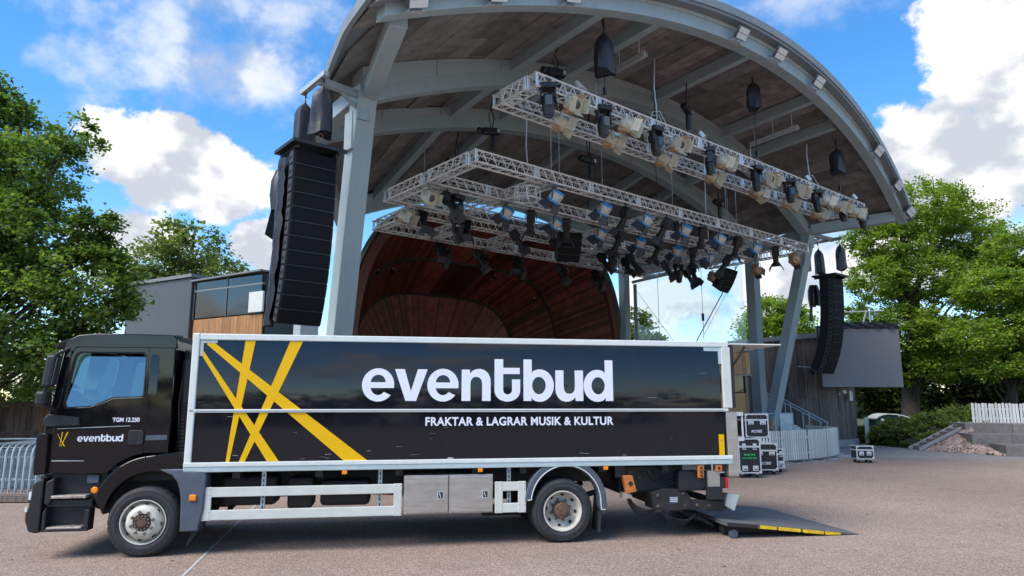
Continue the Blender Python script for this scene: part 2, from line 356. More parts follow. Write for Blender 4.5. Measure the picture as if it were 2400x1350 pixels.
# ------------------------------------------------------------------ ground
def ground_mat():
    m = bpy.data.materials.new('pink gravel asphalt'); m.use_nodes = True; t = m.node_tree; p = t.nodes['Principled BSDF']; L = t.links
    g = t.nodes.new('ShaderNodeTexCoord')
    def tn(s, d=3, r=.6):
        n = t.nodes.new('ShaderNodeTexNoise'); n.inputs['Scale'].default_value = s; n.inputs['Detail'].default_value = d; n.inputs['Roughness'].default_value = r
        L.new(g.outputs['Object'], n.inputs['Vector']); return n
    vo = t.nodes.new('ShaderNodeTexVoronoi'); vo.inputs['Scale'].default_value = 78; L.new(g.outputs['Object'], vo.inputs['Vector'])
    rp = t.nodes.new('ShaderNodeValToRGB'); e = rp.color_ramp.elements
    e[0].position = 0; e[0].color = (.15, .110, .085, 1); e[1].position = 1; e[1].color = (.52, .43, .36, 1)
    x = e.new(.45); x.color = (.285, .220, .182, 1); x = e.new(.8); x.color = (.36, .285, .238, 1)
    sp = t.nodes.new('ShaderNodeSeparateColor'); L.new(vo.outputs['Color'], sp.inputs[0]); L.new(sp.outputs[0], rp.inputs[0])
    a = tn(.22, 6, .55); b = tn(2.3, 5)
    r2 = t.nodes.new('ShaderNodeValToRGB'); r2.color_ramp.elements[0].position = .3; r2.color_ramp.elements[1].position = .72
    r2.color_ramp.elements[0].color = (.80, .79, .785, 1); r2.color_ramp.elements[1].color = (1.12, 1.10, 1.09, 1); L.new(a.outputs['Fac'], r2.inputs[0])
    r3 = t.nodes.new('ShaderNodeValToRGB'); r3.color_ramp.elements[0].position = .25; r3.color_ramp.elements[1].position = .75
    r3.color_ramp.elements[0].color = (.90, .88, .88, 1); r3.color_ramp.elements[1].color = (1.06, 1.05, 1.05, 1); L.new(b.outputs['Fac'], r3.inputs[0])
    m1 = t.nodes.new('ShaderNodeMix'); m1.data_type = 'RGBA'; m1.blend_type = 'MULTIPLY'; m1.inputs[0].default_value = 1; L.new(rp.outputs[0], m1.inputs[6]); L.new(r2.outputs[0], m1.inputs[7])
    m2 = t.nodes.new('ShaderNodeMix'); m2.data_type = 'RGBA'; m2.blend_type = 'MULTIPLY'; m2.inputs[0].default_value = 1; L.new(m1.outputs[2], m2.inputs[6]); L.new(r3.outputs[0], m2.inputs[7])
    # greyer worn streaks
    wv = tn(.09, 4, .5); mr = t.nodes.new('ShaderNodeMapRange'); mr.inputs[1].default_value = .52; mr.inputs[2].default_value = .72; mr.inputs[4].default_value = .55; L.new(wv.outputs['Fac'], mr.inputs[0])
    m3 = t.nodes.new('ShaderNodeMix'); m3.data_type = 'RGBA'; L.new(mr.outputs[0], m3.inputs[0]); L.new(m2.outputs[2], m3.inputs[6]); m3.inputs[7].default_value = (.275, .245, .22, 1)
    st_ = tn(.75, 5, .62); mr2 = t.nodes.new('ShaderNodeMapRange'); mr2.inputs[1].default_value = .60; mr2.inputs[2].default_value = .74; mr2.inputs[4].default_value = .30; L.new(st_.outputs['Fac'], mr2.inputs[0])
    m4 = t.nodes.new('ShaderNodeMix'); m4.data_type = 'RGBA'; L.new(mr2.outputs[0], m4.inputs[0]); L.new(m3.outputs[2], m4.inputs[6]); m4.inputs[7].default_value = (.12, .098, .085, 1)
    L.new(m4.outputs[2], p.inputs['Base Color']); p.inputs['Roughness'].default_value = .9; p.inputs['Specular IOR Level'].default_value = .25
    bp = t.nodes.new('ShaderNodeBump'); bp.inputs['Strength'].default_value = .4; bp.inputs['Distance'].default_value = .012; L.new(vo.outputs['Distance'], bp.inputs['Height']); L.new(bp.outputs[0], p.inputs['Normal'])
    return m
M['ground'] = ground_mat()
M['path'] = mat('grey asphalt path', (.21, .20, .185), .9, c2=(.29, .275, .25), scale=3, detail=8, bump=.3, bscale=120)
M['line'] = mat('worn white line', (.42, .41, .40), .8, var=.25, scale=14)
M['grass'] = mat('shaded grass and earth', (.035, .045, .018), .95, c2=(.07, .085, .03), scale=3, detail=8, bump=.5)
tag(MB().add([(-600, -600, 0), (600, -600, 0), (600, 900, 0), (-600, 900, 0)], [(0, 1, 2, 3)]).build('ground', M['ground']), kind='structure')
# footpath that bends past the round timber building and up beside the hedge
pp = [(11.4, 26.0), (14, 25.9), (18.2, 25.2), (30, 22.6), (30, 25), (19.2, 26.6), (18.0, 29.6), (16.9, 34.2), (17.6, 40), (14, 40), (12.5, 30)]
tag(MB().add([(x, y, .004) for x, y in pp], [tuple(range(len(pp)))]).build('path', M['path']), kind='structure')
gp = [(17.0, 34.4), (18.2, 30.0), (19.2, 27.0), (40, 22), (160, 40), (160, 260), (-160, 260), (-160, 60), (10, 60)]
tag(MB().add([(x, y, .002) for x, y in gp], [tuple(range(len(gp)))]).build('lawn', M['grass']), kind='structure')
tag(MB().box(-.018, .018, -9, 9, .003, .005).build('ground_line', M['line'], loc=(-4.26, 10.42, 0), rot=(0, 0, R(12.2))), kind='structure')

# dry leaves and twigs blown over the square
lt = MB(); rl_ = random.Random(12)
for i in range(420):
    x = rl_.uniform(-16, 22); y = rl_.uniform(6.2, 27); a = rl_.uniform(0, 6.28); L0 = rl_.uniform(.012, .035); W0 = L0 * rl_.choice((.15, .5, .6)); c, s_ = math.cos(a), math.sin(a)
    lt.add([(x + c * L0, y + s_ * L0, .006), (x - s_ * W0, y + c * W0, .013), (x - c * L0, y - s_ * L0, .007), (x + s_ * W0, y - c * W0, .005)], [(0, 1, 2, 3)])
M['litter'] = mat('dry leaf litter', (.05, .035, .02), .9, c2=(.12, .09, .05), scale=3, island=.4)
tag(lt.build('leaf_litter', M['litter']), 'scattered dry leaf litter on the gravel square', kind='stuff')

# ------------------------------------------------------------------ the stage, in its own frame: x across, y upstage, z up
SO = Vector((5.3, 21.53, 0)); SR = R(39.65)
SU = Vector((math.cos(SR), math.sin(SR), 0)); SV = Vector((math.sin(SR), -math.cos(SR), 0))
def S(u, v, z): return SO + SU * u + SV * v + Vector((0, 0, z))
def interp(x, T):
    T = sorted(T)
    if x <= T[0][0]: return T[0][1]
    for (a, b), (c, d) in zip(T, T[1:]):
        if x <= c: return b + (d - b) * (x - a) / (c - a)
    return T[-1][1]
def crown(v): return interp(v, [(-9.3, 10.7), (-8.6, 10.74), (-3.8, 11.86), (-1.07, 12.2), (3.3, 12.44), (5, 12.5)])
def halfw(v): return interp(v, [(-9.2, 7.9), (-4, 10.75), (-2.4, 11.0), (-.8, 11.5), (1.1, 12.05), (2.4, 12.25), (3.4, 12.3)])
def ceil(u, v): return crown(v) - interp(v, [(-8.6, .032), (-4, .0205), (0, .0196)]) * u * u
def vfront(u):
    v = 3.2
    for _ in range(6): v = 2.4 + .406 * (ceil(u, v) - 9.4)
    return v
M['rimgrey'] = mat('weathered roof edge', (.20, .225, .235), .5, c2=(.28, .305, .31), scale=1.2, detail=8, metal=.1)
canopy = thing('stage_canopy', 'huge arched open air stage roof on pale blue grey steel columns', 'stage roof', SO, SR)
def cpart(mb, name, m, **k): return mb.build(name, m, canopy, **k)
def l(u, v, z): return (u, -v, z)                        # stage-local point
# ceiling boards, laid in staggered rows
BW = .60
boards = []; rest = MB(); rng = random.Random(4)
nb = int(25.2 / BW)
for i in range(nb + 1):
    u0 = -12.75 + i * BW; u1 = u0 + BW - .012; um = (u0 + u1) / 2
    vf = vfront(um) - .04; v = vf - ((i * .61) % 1.0) * 1.7 - .25
    cuts = [vf] + ([v] if vf - v > .2 else [])
    while cuts[-1] > -9.2: cuts.append(cuts[-1] - 1.95)
    cuts[-1] = -9.2
    for a, b in zip(cuts, cuts[1:]):
        if a - b < .1: continue
        vm = (a + b) / 2
        if abs(um) > halfw(vm) - .02: continue
        dz = rng.uniform(-.012, .012); b2 = b + .012
        q = []
        for uu, vv in ((u0, a), (u1, a), (u1, b2), (u0, b2)):
            uu = max(-halfw(vv), min(halfw(vv), uu)); q.append(l(uu, vv, ceil(uu, vv) + dz))
        boards.append((vm, q))
boards.sort(key=lambda t: -t[0])
for k, (vm, q) in enumerate(boards):
    top = [(x, y, z + .05) for x, y, z in q]
    if k < 300: MB().hexa(q, top).build('ceiling_board', M['ceiling'], canopy)
    else: rest.hexa(q, top)
tag(rest.build('ceiling_boards_rear', M['ceiling'], canopy), kind='stuff')
# roof deck above the boards, with a pale rim round the edge
P = []; P2 = []
for j in range(0, 33):
    t = j / 32; row = []; row2 = []
    for i in range(0, 49):
        s = -1 + 2 * i / 48
        v = -9.3 + t * (vfront(s * 12.3) + .1 + 9.3); u = s * (halfw(v) + .04)
        v = -9.3 + t * (vfront(u) + .1 + 9.3)
        row.append(l(u, v, ceil(u, v) + .055)); row2.append(l(u, v, ceil(u, v) + .20))
    P.append(row); P2.append(row2)
dk = MB(); dk.grid(P); dk.grid(P2)
cpart(dk, 'roof_deck', M['deck'])
rimm = MB()
def rim_strip(pts, out):                                 # fascia: outer face, drip lip
    secs = []
    for (u, v) in pts:
        z = ceil(u, v); ou, ov = out(u, v)
        secs.append([l(u, v, z - .04), l(u + ou * .10, v + ov * .10, z - .04), l(u + ou * .12, v + ov * .12, z + .17), l(u - ou * .02, v - ov * .02, z + .22)])
    rimm.sweep(secs)
fr_ = [(s * 12.25, vfront(s * 12.25) + .1) for s in np.linspace(-1, 1, 49)]
rim_strip(fr_, lambda u, v: (0, 1))
for sg in (-1, 1): rim_strip([(sg * (halfw(v) + .04), v) for v in np.linspace(vfront(12.25) + .1, -9.3, 25)], lambda u, v, sg=sg: (sg, 0))
cpart(rimm, 'roof_edge', M['rimgrey'], smooth=True)
# inner lip under the front edge
lip = MB(); lip.sweep([[l(u, v - .30, ceil(u, v) - .02), l(u, v - .24, ceil(u, v) - .13), l(u, v + .06, ceil(u, v) - .13), l(u, v + .06, ceil(u, v) - .02)] for u, v in fr_])
cpart(lip, 'front_lip', M['deck'], smooth=True)
# ribs
def rib(zc, k, v0, lean, w, h, d, name='arch_rib', n=44, zs=9.4):
    secs = []; caps = []
    for s in np.linspace(-1, 1, n):
        u = s * w; z = zc - k * u * u; v = v0 + lean * (z - zs)
        zt = max(z + h, min(ceil(u, v) - .015, z + h + .12))
        secs.append([l(u, v - d / 2, z), l(u, v + d / 2, z), l(u, v + d / 2, zt), l(u, v - d / 2, zt)])
    cpart(MB().sweep(secs), name, M['steelblue'], bevel=.012)
    # seam plates along the top of the web
    for i in range(0, n - 4, 4):
        m = MB(); ss = []
        for j in range(i, i + 4 + 1):
            if j >= n: break
            u = np.linspace(-1, 1, n)[j] * w
            if j == i + 4: u -= .02
            z = zc - k * u * u; v = v0 + lean * (z - zs); zt = ceil(u, v) - .012
            ss.append([l(u, v - d / 2 - .05, z + h - .02), l(u, v + d / 2 + .035, z + h - .02), l(u, v + d / 2 + .06, zt), l(u, v - d / 2 - .07, zt)])
        cpart(m.sweep(ss), 'rib_cover_plate', M['steelblue2'])
rib(11.88, .0186, 2.32, .406, 12.0, .36, .34)
rib(11.63, .0231, -1.07, .168, 10.75, .42, .42)
rib(11.265, .0216, -3.8, 0, 10.75, .42, .40)
rib(10.12, .034, -8.6, 0, 7.6, .40, .40, n=33)
# touched up paint patches on the main arch
rp_ = random.Random(6)
for u0, u1 in ((-9.75, -9.2), (-9.0, -8.55)):
    zc0 = 11.63 - .0231 * ((u0 + u1) / 2) ** 2; cu_, cz_ = (u0 + u1) / 2, zc0 + .21; pts = []
    for k in range(14):
        a = k / 14 * 2 * math.pi; rr0 = rp_.uniform(.75, 1.1); u = cu_ + (u1 - u0) / 2 * rr0 * math.copysign(abs(math.cos(a)) ** .6, math.cos(a)); z = cz_ + .15 * rr0 * math.copysign(abs(math.sin(a)) ** .6, math.sin(a))
        pts.append((u, -1.07 + .168 * (11.63 - .0231 * u * u - 9.4) + .212, z - .0231 * 2 * cu_ * (u - cu_)))
    cpart(MB().add([l(*q) for q in pts], [tuple(range(14))]), 'paint_patch', M['steelblue2'])
# bolted splice plates where the arches meet the columns
for sg in (-1, 1):
    for v_, z_ in ((-1.07 + .225 - .085, 8.75), (-3.8 + .225, 8.45)):
        cpart(MB().box(sg * 10.66 - .17, sg * 10.66 + .17, -v_ - .012, -v_ + .004, z_ - .16, z_ + .16), 'splice_plate', M['steelblue'])
        for du in (-.11, .11):
            for dz in (-.1, 0, .1): cpart(MB().lathe([(.02, 0), (.02, .02)], l(sg * 10.66 + du, v_ + .01, z_ + dz), (0, -1, 0), 6), 'bolt', M['galv'])
# purlins
def purlin(u, v0, v1, h=.36, wd=.24):
    secs = []
    for v in np.linspace(v0, v1, 4):
        z = ceil(u, v) - .01
        secs.append([l(u - wd / 2, v, z - h), l(u + wd / 2, v, z - h), l(u + wd / 2, v, z), l(u - wd / 2, v, z)])
    cpart(MB().sweep(secs), 'purlin', M['steelblue'], bevel=.01)
for u in (-6.3, -4.3, -.3, 3.6, 5.5):
    for a, b in ((3.0 if abs(u) < 5 else 2.75, -.9), (-1.3, -3.6), (-4.05, -8.4)): purlin(u, a, b)
# side beams: front rib end to column head, then on to the rear columns
for sg in (-1, 1):
    for a, b in (((11.55, 2.15, 9.46), (10.55, -.85, 9.32)), ((10.7, -1.3, 9.25), (10.75, -3.6, 9.0)), ((10.6, -4.0, 8.95), (7.55, -8.4, 8.2))):
        cpart(MB().bar(l(sg * a[0], a[1], a[2]), l(sg * b[0], b[1], b[2]), .36, .42), 'side_beam', M['steelblue'], bevel=.015)
# columns: front pair leans towards the audience with a haunch under the arch
def column(sg, v0, slope, ztop, zh, w=.50, d=.44, ux=0):
    m = MB(); secs = []
    for z in (0, ztop - 1.6, ztop - .5, ztop - .12, ztop + .30):
        v = v0 - slope * (ztop - z); ui = 10.36 - (.05 * (ztop - z) if slope else 0); uo = ui + w
        ui += ux; uo += ux
        secs.append([l(sg * ui, v - d / 2, z), l(sg * uo, v - d / 2, z), l(sg * uo, v + d / 2, z), l(sg * ui, v + d / 2, z)])
    cpart(m.sweep(secs), 'column', M['steelblue'], bevel=.02)
    uf = 10.6 + ux - (.05 * ztop if slope else 0)
    cpart(MB().box(sg * uf - .35, sg * uf + .35, -(v0 - slope * ztop) - .5, -(v0 - slope * ztop) + .5, 0, .05), 'base_plate', M['steelblue'])
for sg in (-1, 1):
    column(sg, -1.07, .25, 9.1, 0)
    column(sg, -3.8, 0, 8.72, 0)
    column(sg, -8.6, 0, 8.05, 0, w=.36, d=.4, ux=-3.3)
# repainted patches, cable tray and hanging arm for the loudspeakers
cpart(MB().box(-10.87, -10.80, 1.12, 1.5, 7.9, 8.85), 'cable_cover', M['steelblue2'], bevel=.01)
cpart(MB().box(10.80, 10.87, 1.12, 1.5, 7.6, 8.8), 'cable_cover', M['steelblue2'], bevel=.01)
for sg in (-1, 1):
    a = MB(); a.bar(l(sg * 10.7, -1.0, 9.2), l(sg * 11.95, -.62, 9.06), .14, .16); a.bar(l(sg * 10.72, -1.05, 8.85), l(sg * 11.3, -.84, 9.08), .06, .10)
    cpart(a, 'hanging_arm', M['steelblue'])
    b = MB(); b.box(sg * 11.95 - .06, sg * 11.95 + .06, .22, 1.5, 9.02, 9.14)
    cpart(b, 'cross_bar', M['steelblue2'], bevel=.01)
# strip lamps and conduit hangers under the roof
for (ua, ub, v, zt) in ((-4.2, -4.2, 1.6, 11.05), (3.75, 3.75, 1.6, 11.1)):
    h = MB(); h.bar(l(ua, 2.3, zt + .1), l(ub, .5, zt), .05, .16); h.bar(l(ua + .1, 2.3, zt + .1), l(ub + .1, .5, zt), .02, .12)
    for vv in (.7, 1.4, 2.1): h.tube(l(ua, vv, zt), l(ua, vv, ceil(ua, vv) - .3), .015, 5)
    h.path([l(ub, .5, zt), l(ub, .5, 9.3)], .02, 5)
    cpart(h, 'cable_ladder', M['alu2'])

# ------------------------------------------------------------------ wooden music shell at the back of the stage
shell = thing('music_shell', 'dark red cedar music shell with stepped radial planking under the arched roof', 'stage shell', SO, SR)
def arch_pt(t, w, h, z0, v, us=0):                      # t 0..1 from left foot over the crown to the right foot
    a = math.pi * (1 - t); e = .50
    c, s_ = math.cos(a), math.sin(a)
    return (us + w * math.copysign(abs(c) ** e, c), v, z0 + (h - z0) * abs(s_) ** e)
NP = 150
def zone(A, B, name):                                   # radial planks between two arches
    m = MB(); r_ = random.Random(hash(name) % 100)
    for i in range(NP):
        t0 = i / NP; t1 = (i + .985) / NP; d = r_.uniform(-.01, .01)
        q = []
        for arch, t in ((A, t0), (A, t1), (B, t1), (B, t0)):
            u, v, z = arch_pt(t, *arch); q.append(Vector(l(u * (1 + d * .1), v, z * (1 + d * .05))))
        n_ = (q[1] - q[0]).cross(q[3] - q[0])
        m.add(q, [(0, 1, 2, 3)])
    return tag(m.build(name, M['shell'], shell), kind='stuff')
A0 = (6.75, 9.25, 0.0, -8.9); A1 = (5.75, 8.15, 0.0, -11.5); A1b = (5.68, 8.07, 0.0, -11.53); A2 = (4.65, 6.95, 0.0, -13.5); A2b = (4.58, 6.87, 0, -13.53); A3 = (.5, 1.7, 0, -15.0)
bk = MB()
for A_, B_ in ((A0, A1), (A1b, A2), (A2b, A3)):
    bk.grid([[l(u_ * 1.012, v_, z_ * 1.008 + .02) for u_, v_, z_ in (arch_pt(i / 80, *a_) for i in range(81))] for a_ in (A_, B_)])
bk.build('backing', M['chassis'], shell)
zone(A0, A1, 'radial_planks'); zone(A1b, A2, 'radial_planks_middle'); zone(A2b, A3, 'radial_planks_inner')
for a, b in ((A1, A1b), (A2, A2b)):
    m = MB(); ss = []
    for i in range(61):
        u, v, z = arch_pt(i / 60, *a); u2, v2, z2 = arch_pt(i / 60, *b)
        ss.append([l(u * 1.02, v - .14, z * 1.015), l(u * 1.02, v + .04, z * 1.015), l(u2 * .997, v2 + .04, z2 * .997), l(u2 * .997, v2 - .14, z2 * .997)])
    m.sweep(ss).build('step_ring', M['soil'], shell)  # near-black instead of cedar, so the colour draws each step's shadow line
m = MB(); u, v, z = 0, -15.2, 0
m.add([l(*arch_pt(i / 20, *A3)) for i in range(21)], [tuple(range(21))]); m.build('back_panel', M['shell'], shell)
ss = []; s2 = []
for i in range(81):
    t = i / 80
    u, v, z = arch_pt(t, *A0); uo, _, zo = arch_pt(t, 7.1, 9.5, 0, -8.9)
    ss.append([l(u, -8.9, z), l(u, -8.7, z), l(uo, -8.7, zo), l(uo, -8.9, zo)])
    u3, v3, z3 = arch_pt(t, 7.3, 9.66, 0, -8.75); u4, v4, z4 = arch_pt(t, 5.2, 8.4, 0, -14.5)
    s2.append([l(u3, -8.66, z3 - .05), l(u3, -8.66, z3 + .05), l(u4, v4, z4 + .1), l(u4, v4, z4)])
MB().sweep(ss).build('opening_frame', M['shelltrim'], shell, smooth=True)
MB().sweep(s2).build('copper_roof', M['copper'], shell, smooth=True)
# stage floor
tag(MB().box(-10.1, 10.1, 3.3, 16, 0, 1.1).build('stage_floor', M['concrete'], loc=SO, rot=(0, 0, SR)), kind='structure')

# glass wind screen between the rear columns on the far side
gsc = thing('glass_wind_screen', 'tall clear glass wind screen with cable bracing between rear stage columns', 'glass screen', SO, SR)
gm = glass('pale blue glass', (.86, .94, .97), 1.0)
def gp_(t, z, o=0): return Vector(l(7.45 + 3.1 * t + .8 * o, -8.30 + 4.1 * t - .6 * o, z))
def gzt(t): return 7.66 + 1.0 * t
for a, b in ((.01, .235), (.24, .625), (.63, .99)):
    MB().hexa([gp_(a, 1.2), gp_(a, 1.2, .02), gp_(a, gzt(a), .02), gp_(a, gzt(a))], [gp_(b, 1.2), gp_(b, 1.2, .02), gp_(b, gzt(b), .02), gp_(b, gzt(b))]).build('glass_pane', gm, gsc)
MB().bar(gp_(0, 7.70), gp_(1, 8.70), .08, .13).build('top_rail', M['steelblue'], gsc)
for t in (.2375, .6275): MB().tube(gp_(t, 1.1, -.03), gp_(t, gzt(t), -.03), .012, 6).build('cable', M['steelblue'], gsc)
c_ = gp_(.6275, 5.9, -.05); MB().box(c_.x - .04, c_.x + .04, c_.y - .04, c_.y + .04, 5.75, 6.1).build('clamp', M['blackmetal'], gsc)
MB().bar(gp_(.03, 1.1, -.02), gp_(.03, 7.6, -.02), .06, .16).build('side_post', M['steelblue'], gsc)
for ta, za, tb_, zb, r_ in ((.04, 7.3, .55, 3.4, .010), (.95, 8.3, .36, 3.0, .028), (.95, 8.0, .40, 3.0, .010)):
    MB().tube(gp_(ta, za, -.1), gp_(tb_, zb, -.1), r_, 6).build('brace_cable', M['galv'], gsc)

# ------------------------------------------------------------------ buildings
def frame_of(p, q):
    p = Vector((*p, 0)); q = Vector((*q, 0)); return p, math.atan2(q.y - p.y, q.x - p.x), (q - p).length
p, a, L_ = frame_of((-15.2, 27.0), (-11.75, 25.0))
bl = thing('side_building', 'grey clad side building with dark glass band and varnished wood below', 'building', p, a)
MB().box(0, L_ + .0, 0, 6, 0, 6.55).build('grey_wall', M['wallgrey'], bl, bevel=.02)
MB().box(-.1, L_ + .05, -.08, 6, 6.56, 6.68).build('wall_cap', M['deck'], bl)
W2 = 3.7
for i in range(2):
    x0 = L_ + .06 + i * 1.8
    MB().box(x0 + .02, x0 + 1.78, .12, .16, 5.02, 6.0).build('window_pane', M['darkglass'], bl)
    MB().box(x0 + .03, x0 + 1.77, .12, .15, 6.06, 6.34).build('transom_pane', glass('transom glass', (.7, .85, .85), 2) if i == 0 else bpy.data.materials['transom glass'], bl)
    MB().box(x0 - .008, x0 + .012, .09, .2, 4.98, 6.45).build('mullion', M['deck'], bl)
MB().box(L_ + .05, L_ + W2, .10, .2, 6.0, 6.06).build('transom', M['deck'], bl)
MB().box(L_ + .02, L_ + W2, .3, 1.6, 0, 6.4).build('rear_wall', M['wallgrey'], bl)
MB().hexa([(L_ - .05, -.03, 6.38), (L_ - .05, 1.7, 6.42), (L_ - .05, 1.7, 6.48), (L_ - .05, -.03, 6.44)], [(L_ + W2, -.03, 6.44), (L_ + W2, 1.7, 6.48), (L_ + W2, 1.7, 6.54), (L_ + W2, -.03, 6.50)]).build('roof', M['deck'], bl)
for i in range(23):
    x0 = L_ + .05 + i * .16
    MB().box(x0, x0 + .152, .14, .18, 3.0, 4.98).build('wood_board', M['wood'], bl)
MB().box(L_ + 3.1, L_ + 3.8, .05, .12, 5.05, 5.75).build('white_box', M['white'], bl)

# round timber building on the far side
tb = thing('timber_building', 'dark weathered timber building with curved plank wall behind the hanging screen', 'building', (14.6, 32.6, 0))
ctrl = [(9.4, 36.4), (11.4, 34.2), (13.2, 32.9), (14.7, 32.6), (16.0, 33.3), (17.1, 35.0), (17.6, 38.5)]
def catm(P_, t):
    n = len(P_) - 1; x = t * n; i = min(int(x), n - 1); f = x - i
    p0, p1, p2, p3 = (Vector(P_[max(0, min(n, j))]) for j in (i - 1, i, i + 1, i + 2))
    return .5 * ((2 * p1) + (p2 - p0) * f + (2 * p0 - 5 * p1 + 4 * p2 - p3) * f * f + (-p0 + 3 * p1 - 3 * p2 + p3) * f ** 3)
wl = [catm(ctrl, i / 400) for i in range(401)]; off = Vector((14.6, 32.6))
acc = 0; cur = wl[0]; rngp = random.Random(7); segs = []; wid = .2
for p_ in wl[1:]:
    if (p_ - cur).length >= wid: segs.append((cur, p_)); cur = p_; wid = rngp.choice((.14, .18, .22))
zt_ = lambda x: interp(x, [(9.4, 4.75), (13.2, 4.95), (14.7, 5.05), (17.6, 5.05)])
for a_, b_ in segs:
    a2 = a_ - off; b2 = b_ - off; d = (b2 - a2).normalized(); nrm = Vector((d.y, -d.x)); pr_ = rngp.uniform(0, .022); b2 = b2 - d * .012
    zc = rngp.choice((0, 0, 0, 2.2, 3.1))
    for z0, z1 in (((.32, zt_(a_.x)),) if not zc else ((.32, zc), (zc + .008, zt_(a_.x)))):
        e0 = a2 + nrm * pr_; e1 = b2 + nrm * pr_; g0 = a2 - nrm * .04; g1 = b2 - nrm * .04
        MB().hexa([(*e0, z0), (*e1, z0), (*g1, z0), (*g0, z0)], [(*e0, z1), (*e1, z1), (*g1, z1), (*g0, z1)]).build('plank', M['oldwood'], tb)
core = [p_ - off for p_ in wl[::10]]
ins = []
for i, p_ in enumerate(core):
    d = (core[min(i + 1, len(core) - 1)] - core[max(i - 1, 0)]).normalized(); ins.append(p_ - Vector((d.y, -d.x)) * .06)
poly = ins + [Vector((3.0, 9)), Vector((-5.2, 9))]
n_ = len(poly); mbc = MB(); mbc.add([(*q, .0) for q in poly] + [(*q, 4.7) for q in poly], [(i, (i + 1) % n_, n_ + (i + 1) % n_, n_ + i) for i in range(n_)] + [tuple(range(n_, 2 * n_))])
mbc.build('core_wall', M['chassis'], tb)
def ring(z0, z1, o0, o1, name, mm, par, pts=core):
    ss = []
    for i, p_ in enumerate(pts):
        d = (pts[min(i + 1, len(pts) - 1)] - pts[max(i - 1, 0)]).normalized(); nr = Vector((d.y, -d.x)); zz = zt_((p_ + off).x) - 5.05 if z0 > 3 else 0
        ss.append([(*(p_ - nr * .1), z0 + zz), (*(p_ + nr * o0), z0 + zz), (*(p_ + nr * o1), z1 + zz), (*(p_ - nr * .1), z1 + zz)])
    return MB().sweep(ss).build(name, mm, par)
ring(5.06, 5.26, .1, .14, 'roof_fascia', M['steelblue2'], tb); ring(0, .31, .05, .05, 'plinth', M['concrete'], tb)
MB().box(.62, .8, .2, .35, 2.35, 2.48).build('wall_lamp', M['galv'], tb); 
MB().lathe([(.06, 0), (.09, .1), (.09, .16)], (.95, .2, 2.5), (0, -1, 0), 14).build('camera', M['white'], tb)
MB().box(1.28, 1.42, .3, .5, 2.1, 2.55).build('wall_box', M['galv'], tb)

# steel stair and railing in front of the round wall
st = thing('steel_stair', 'galvanised stair with handrail against the dark timber wall', 'stairs', (11.9, 31.4, 0), R(-8))
for i in range(7):
    MB().box(-.2 + i * .34, .12 + i * .34, 0, 1.0, 1.35 - i * .19, 1.39 - i * .19).build('tread', M['galv'], st)
for y in (0, 1.0):
    MB().bar((-.3, y, 1.42), (2.2, y, .1), .05, .22).build('stringer', M['galv'], st)
    for i in range(4): MB().tube((-.2 + i * .75, y, 1.35 - i * .42), (-.2 + i * .75, y, 2.4 - i * .42), .022, 6).build('post', M['galv'], st)
    MB().tube((-.9, y, 2.42), (-.2, y, 2.42), .025, 6).build('handrail', M['galv'], st); MB().tube((-.2, y, 2.42), (2.1, y, 1.12), .025, 6).build('handrail', M['galv'], st)
rl = thing('mesh_railing', 'galvanised mesh panel railing behind the stacked flight cases', 'railing', (9.3, 26.6, 0), R(8))
for x in (0, .9, 1.4): MB().tube((x, 0, 0), (x, 0, 1.62), .025, 6).build('post', M['galv'], rl)
MB().tube((0, 0, 1.6), (1.4, 0, 1.6), .025, 6).build('top_tube', M['galv'], rl)
for i in range(11): MB().tube((.05 + i * .13, 0, .1), (.05 + i * .13, 0, 1.58), .008, 4).build('bar', M['galv'], rl)
MB().box(.92, 1.38, -.004, .004, .2, 1.58).build('mesh_panel', M['galv'], rl)

# wooden kiosk and planter behind the truck tail
kk = thing('wooden_kiosk', 'tan wooden kiosk with dark window behind the truck tail', 'kiosk', (7.4, 26.3, 0), R(4))
for i in range(10): MB().box(i * .166, i * .166 + .16, -.02, .03, 3.06, 3.9).build('pine_board', M['wood'], kk)
MB().box(0, 1.5, 0, .05, 1.1, 2.36).build('lower_panel', M['woodpale'], kk)
MB().box(.7, 1.36, .02, .04, 2.4, 3.0).build('window', M['darkglass'], kk)
for i in range(3): MB().box(1.43 + i * .085, 1.5 + i * .085, -.03 + i * .08, .05 + i * .08, 1.1, 3.0).build('corner_post', M['brownwood'], kk)
MB().box(-.1, 1.75, -.12, 2.2, 3.93, 4.0).build('roof', M['deck'], kk); MB().box(0, 1.66, .06, 2.0, 0, 3.9).build('wall', M['chassis'], kk); MB().box(-.05, 1.7, -.06, 0, 3.0, 3.05).build('shelf_edge', M['deck'], kk)
MB().box(.9, 1.6, .3, 1, 4.0, 4.15).build('roof_box', M['white'], kk)
pl = thing('timber_planter', 'weathered timber planter with yellow green plants beside the flight cases', 'planter', (6.9, 24.2, 0), R(6))
for i in range(3): MB().box(0, 2.2, -.03 + .01 * (i % 2), .05, .78 + i * .16, .93 + i * .16).build('board', M['brownwood'], pl)
for i in range(6): MB().box(.05 + i * .2, .24 + i * .2, .0, .05, 0, .77).build('upright', M['brownwood'], pl)
MB().box(1.3, 2.2, .0, .05, 0, .77).build('panel', M['wallgrey'], pl); MB().box(.02, 2.18, .06, .8, .9, 1.2).build('soil', M['soil'], pl)

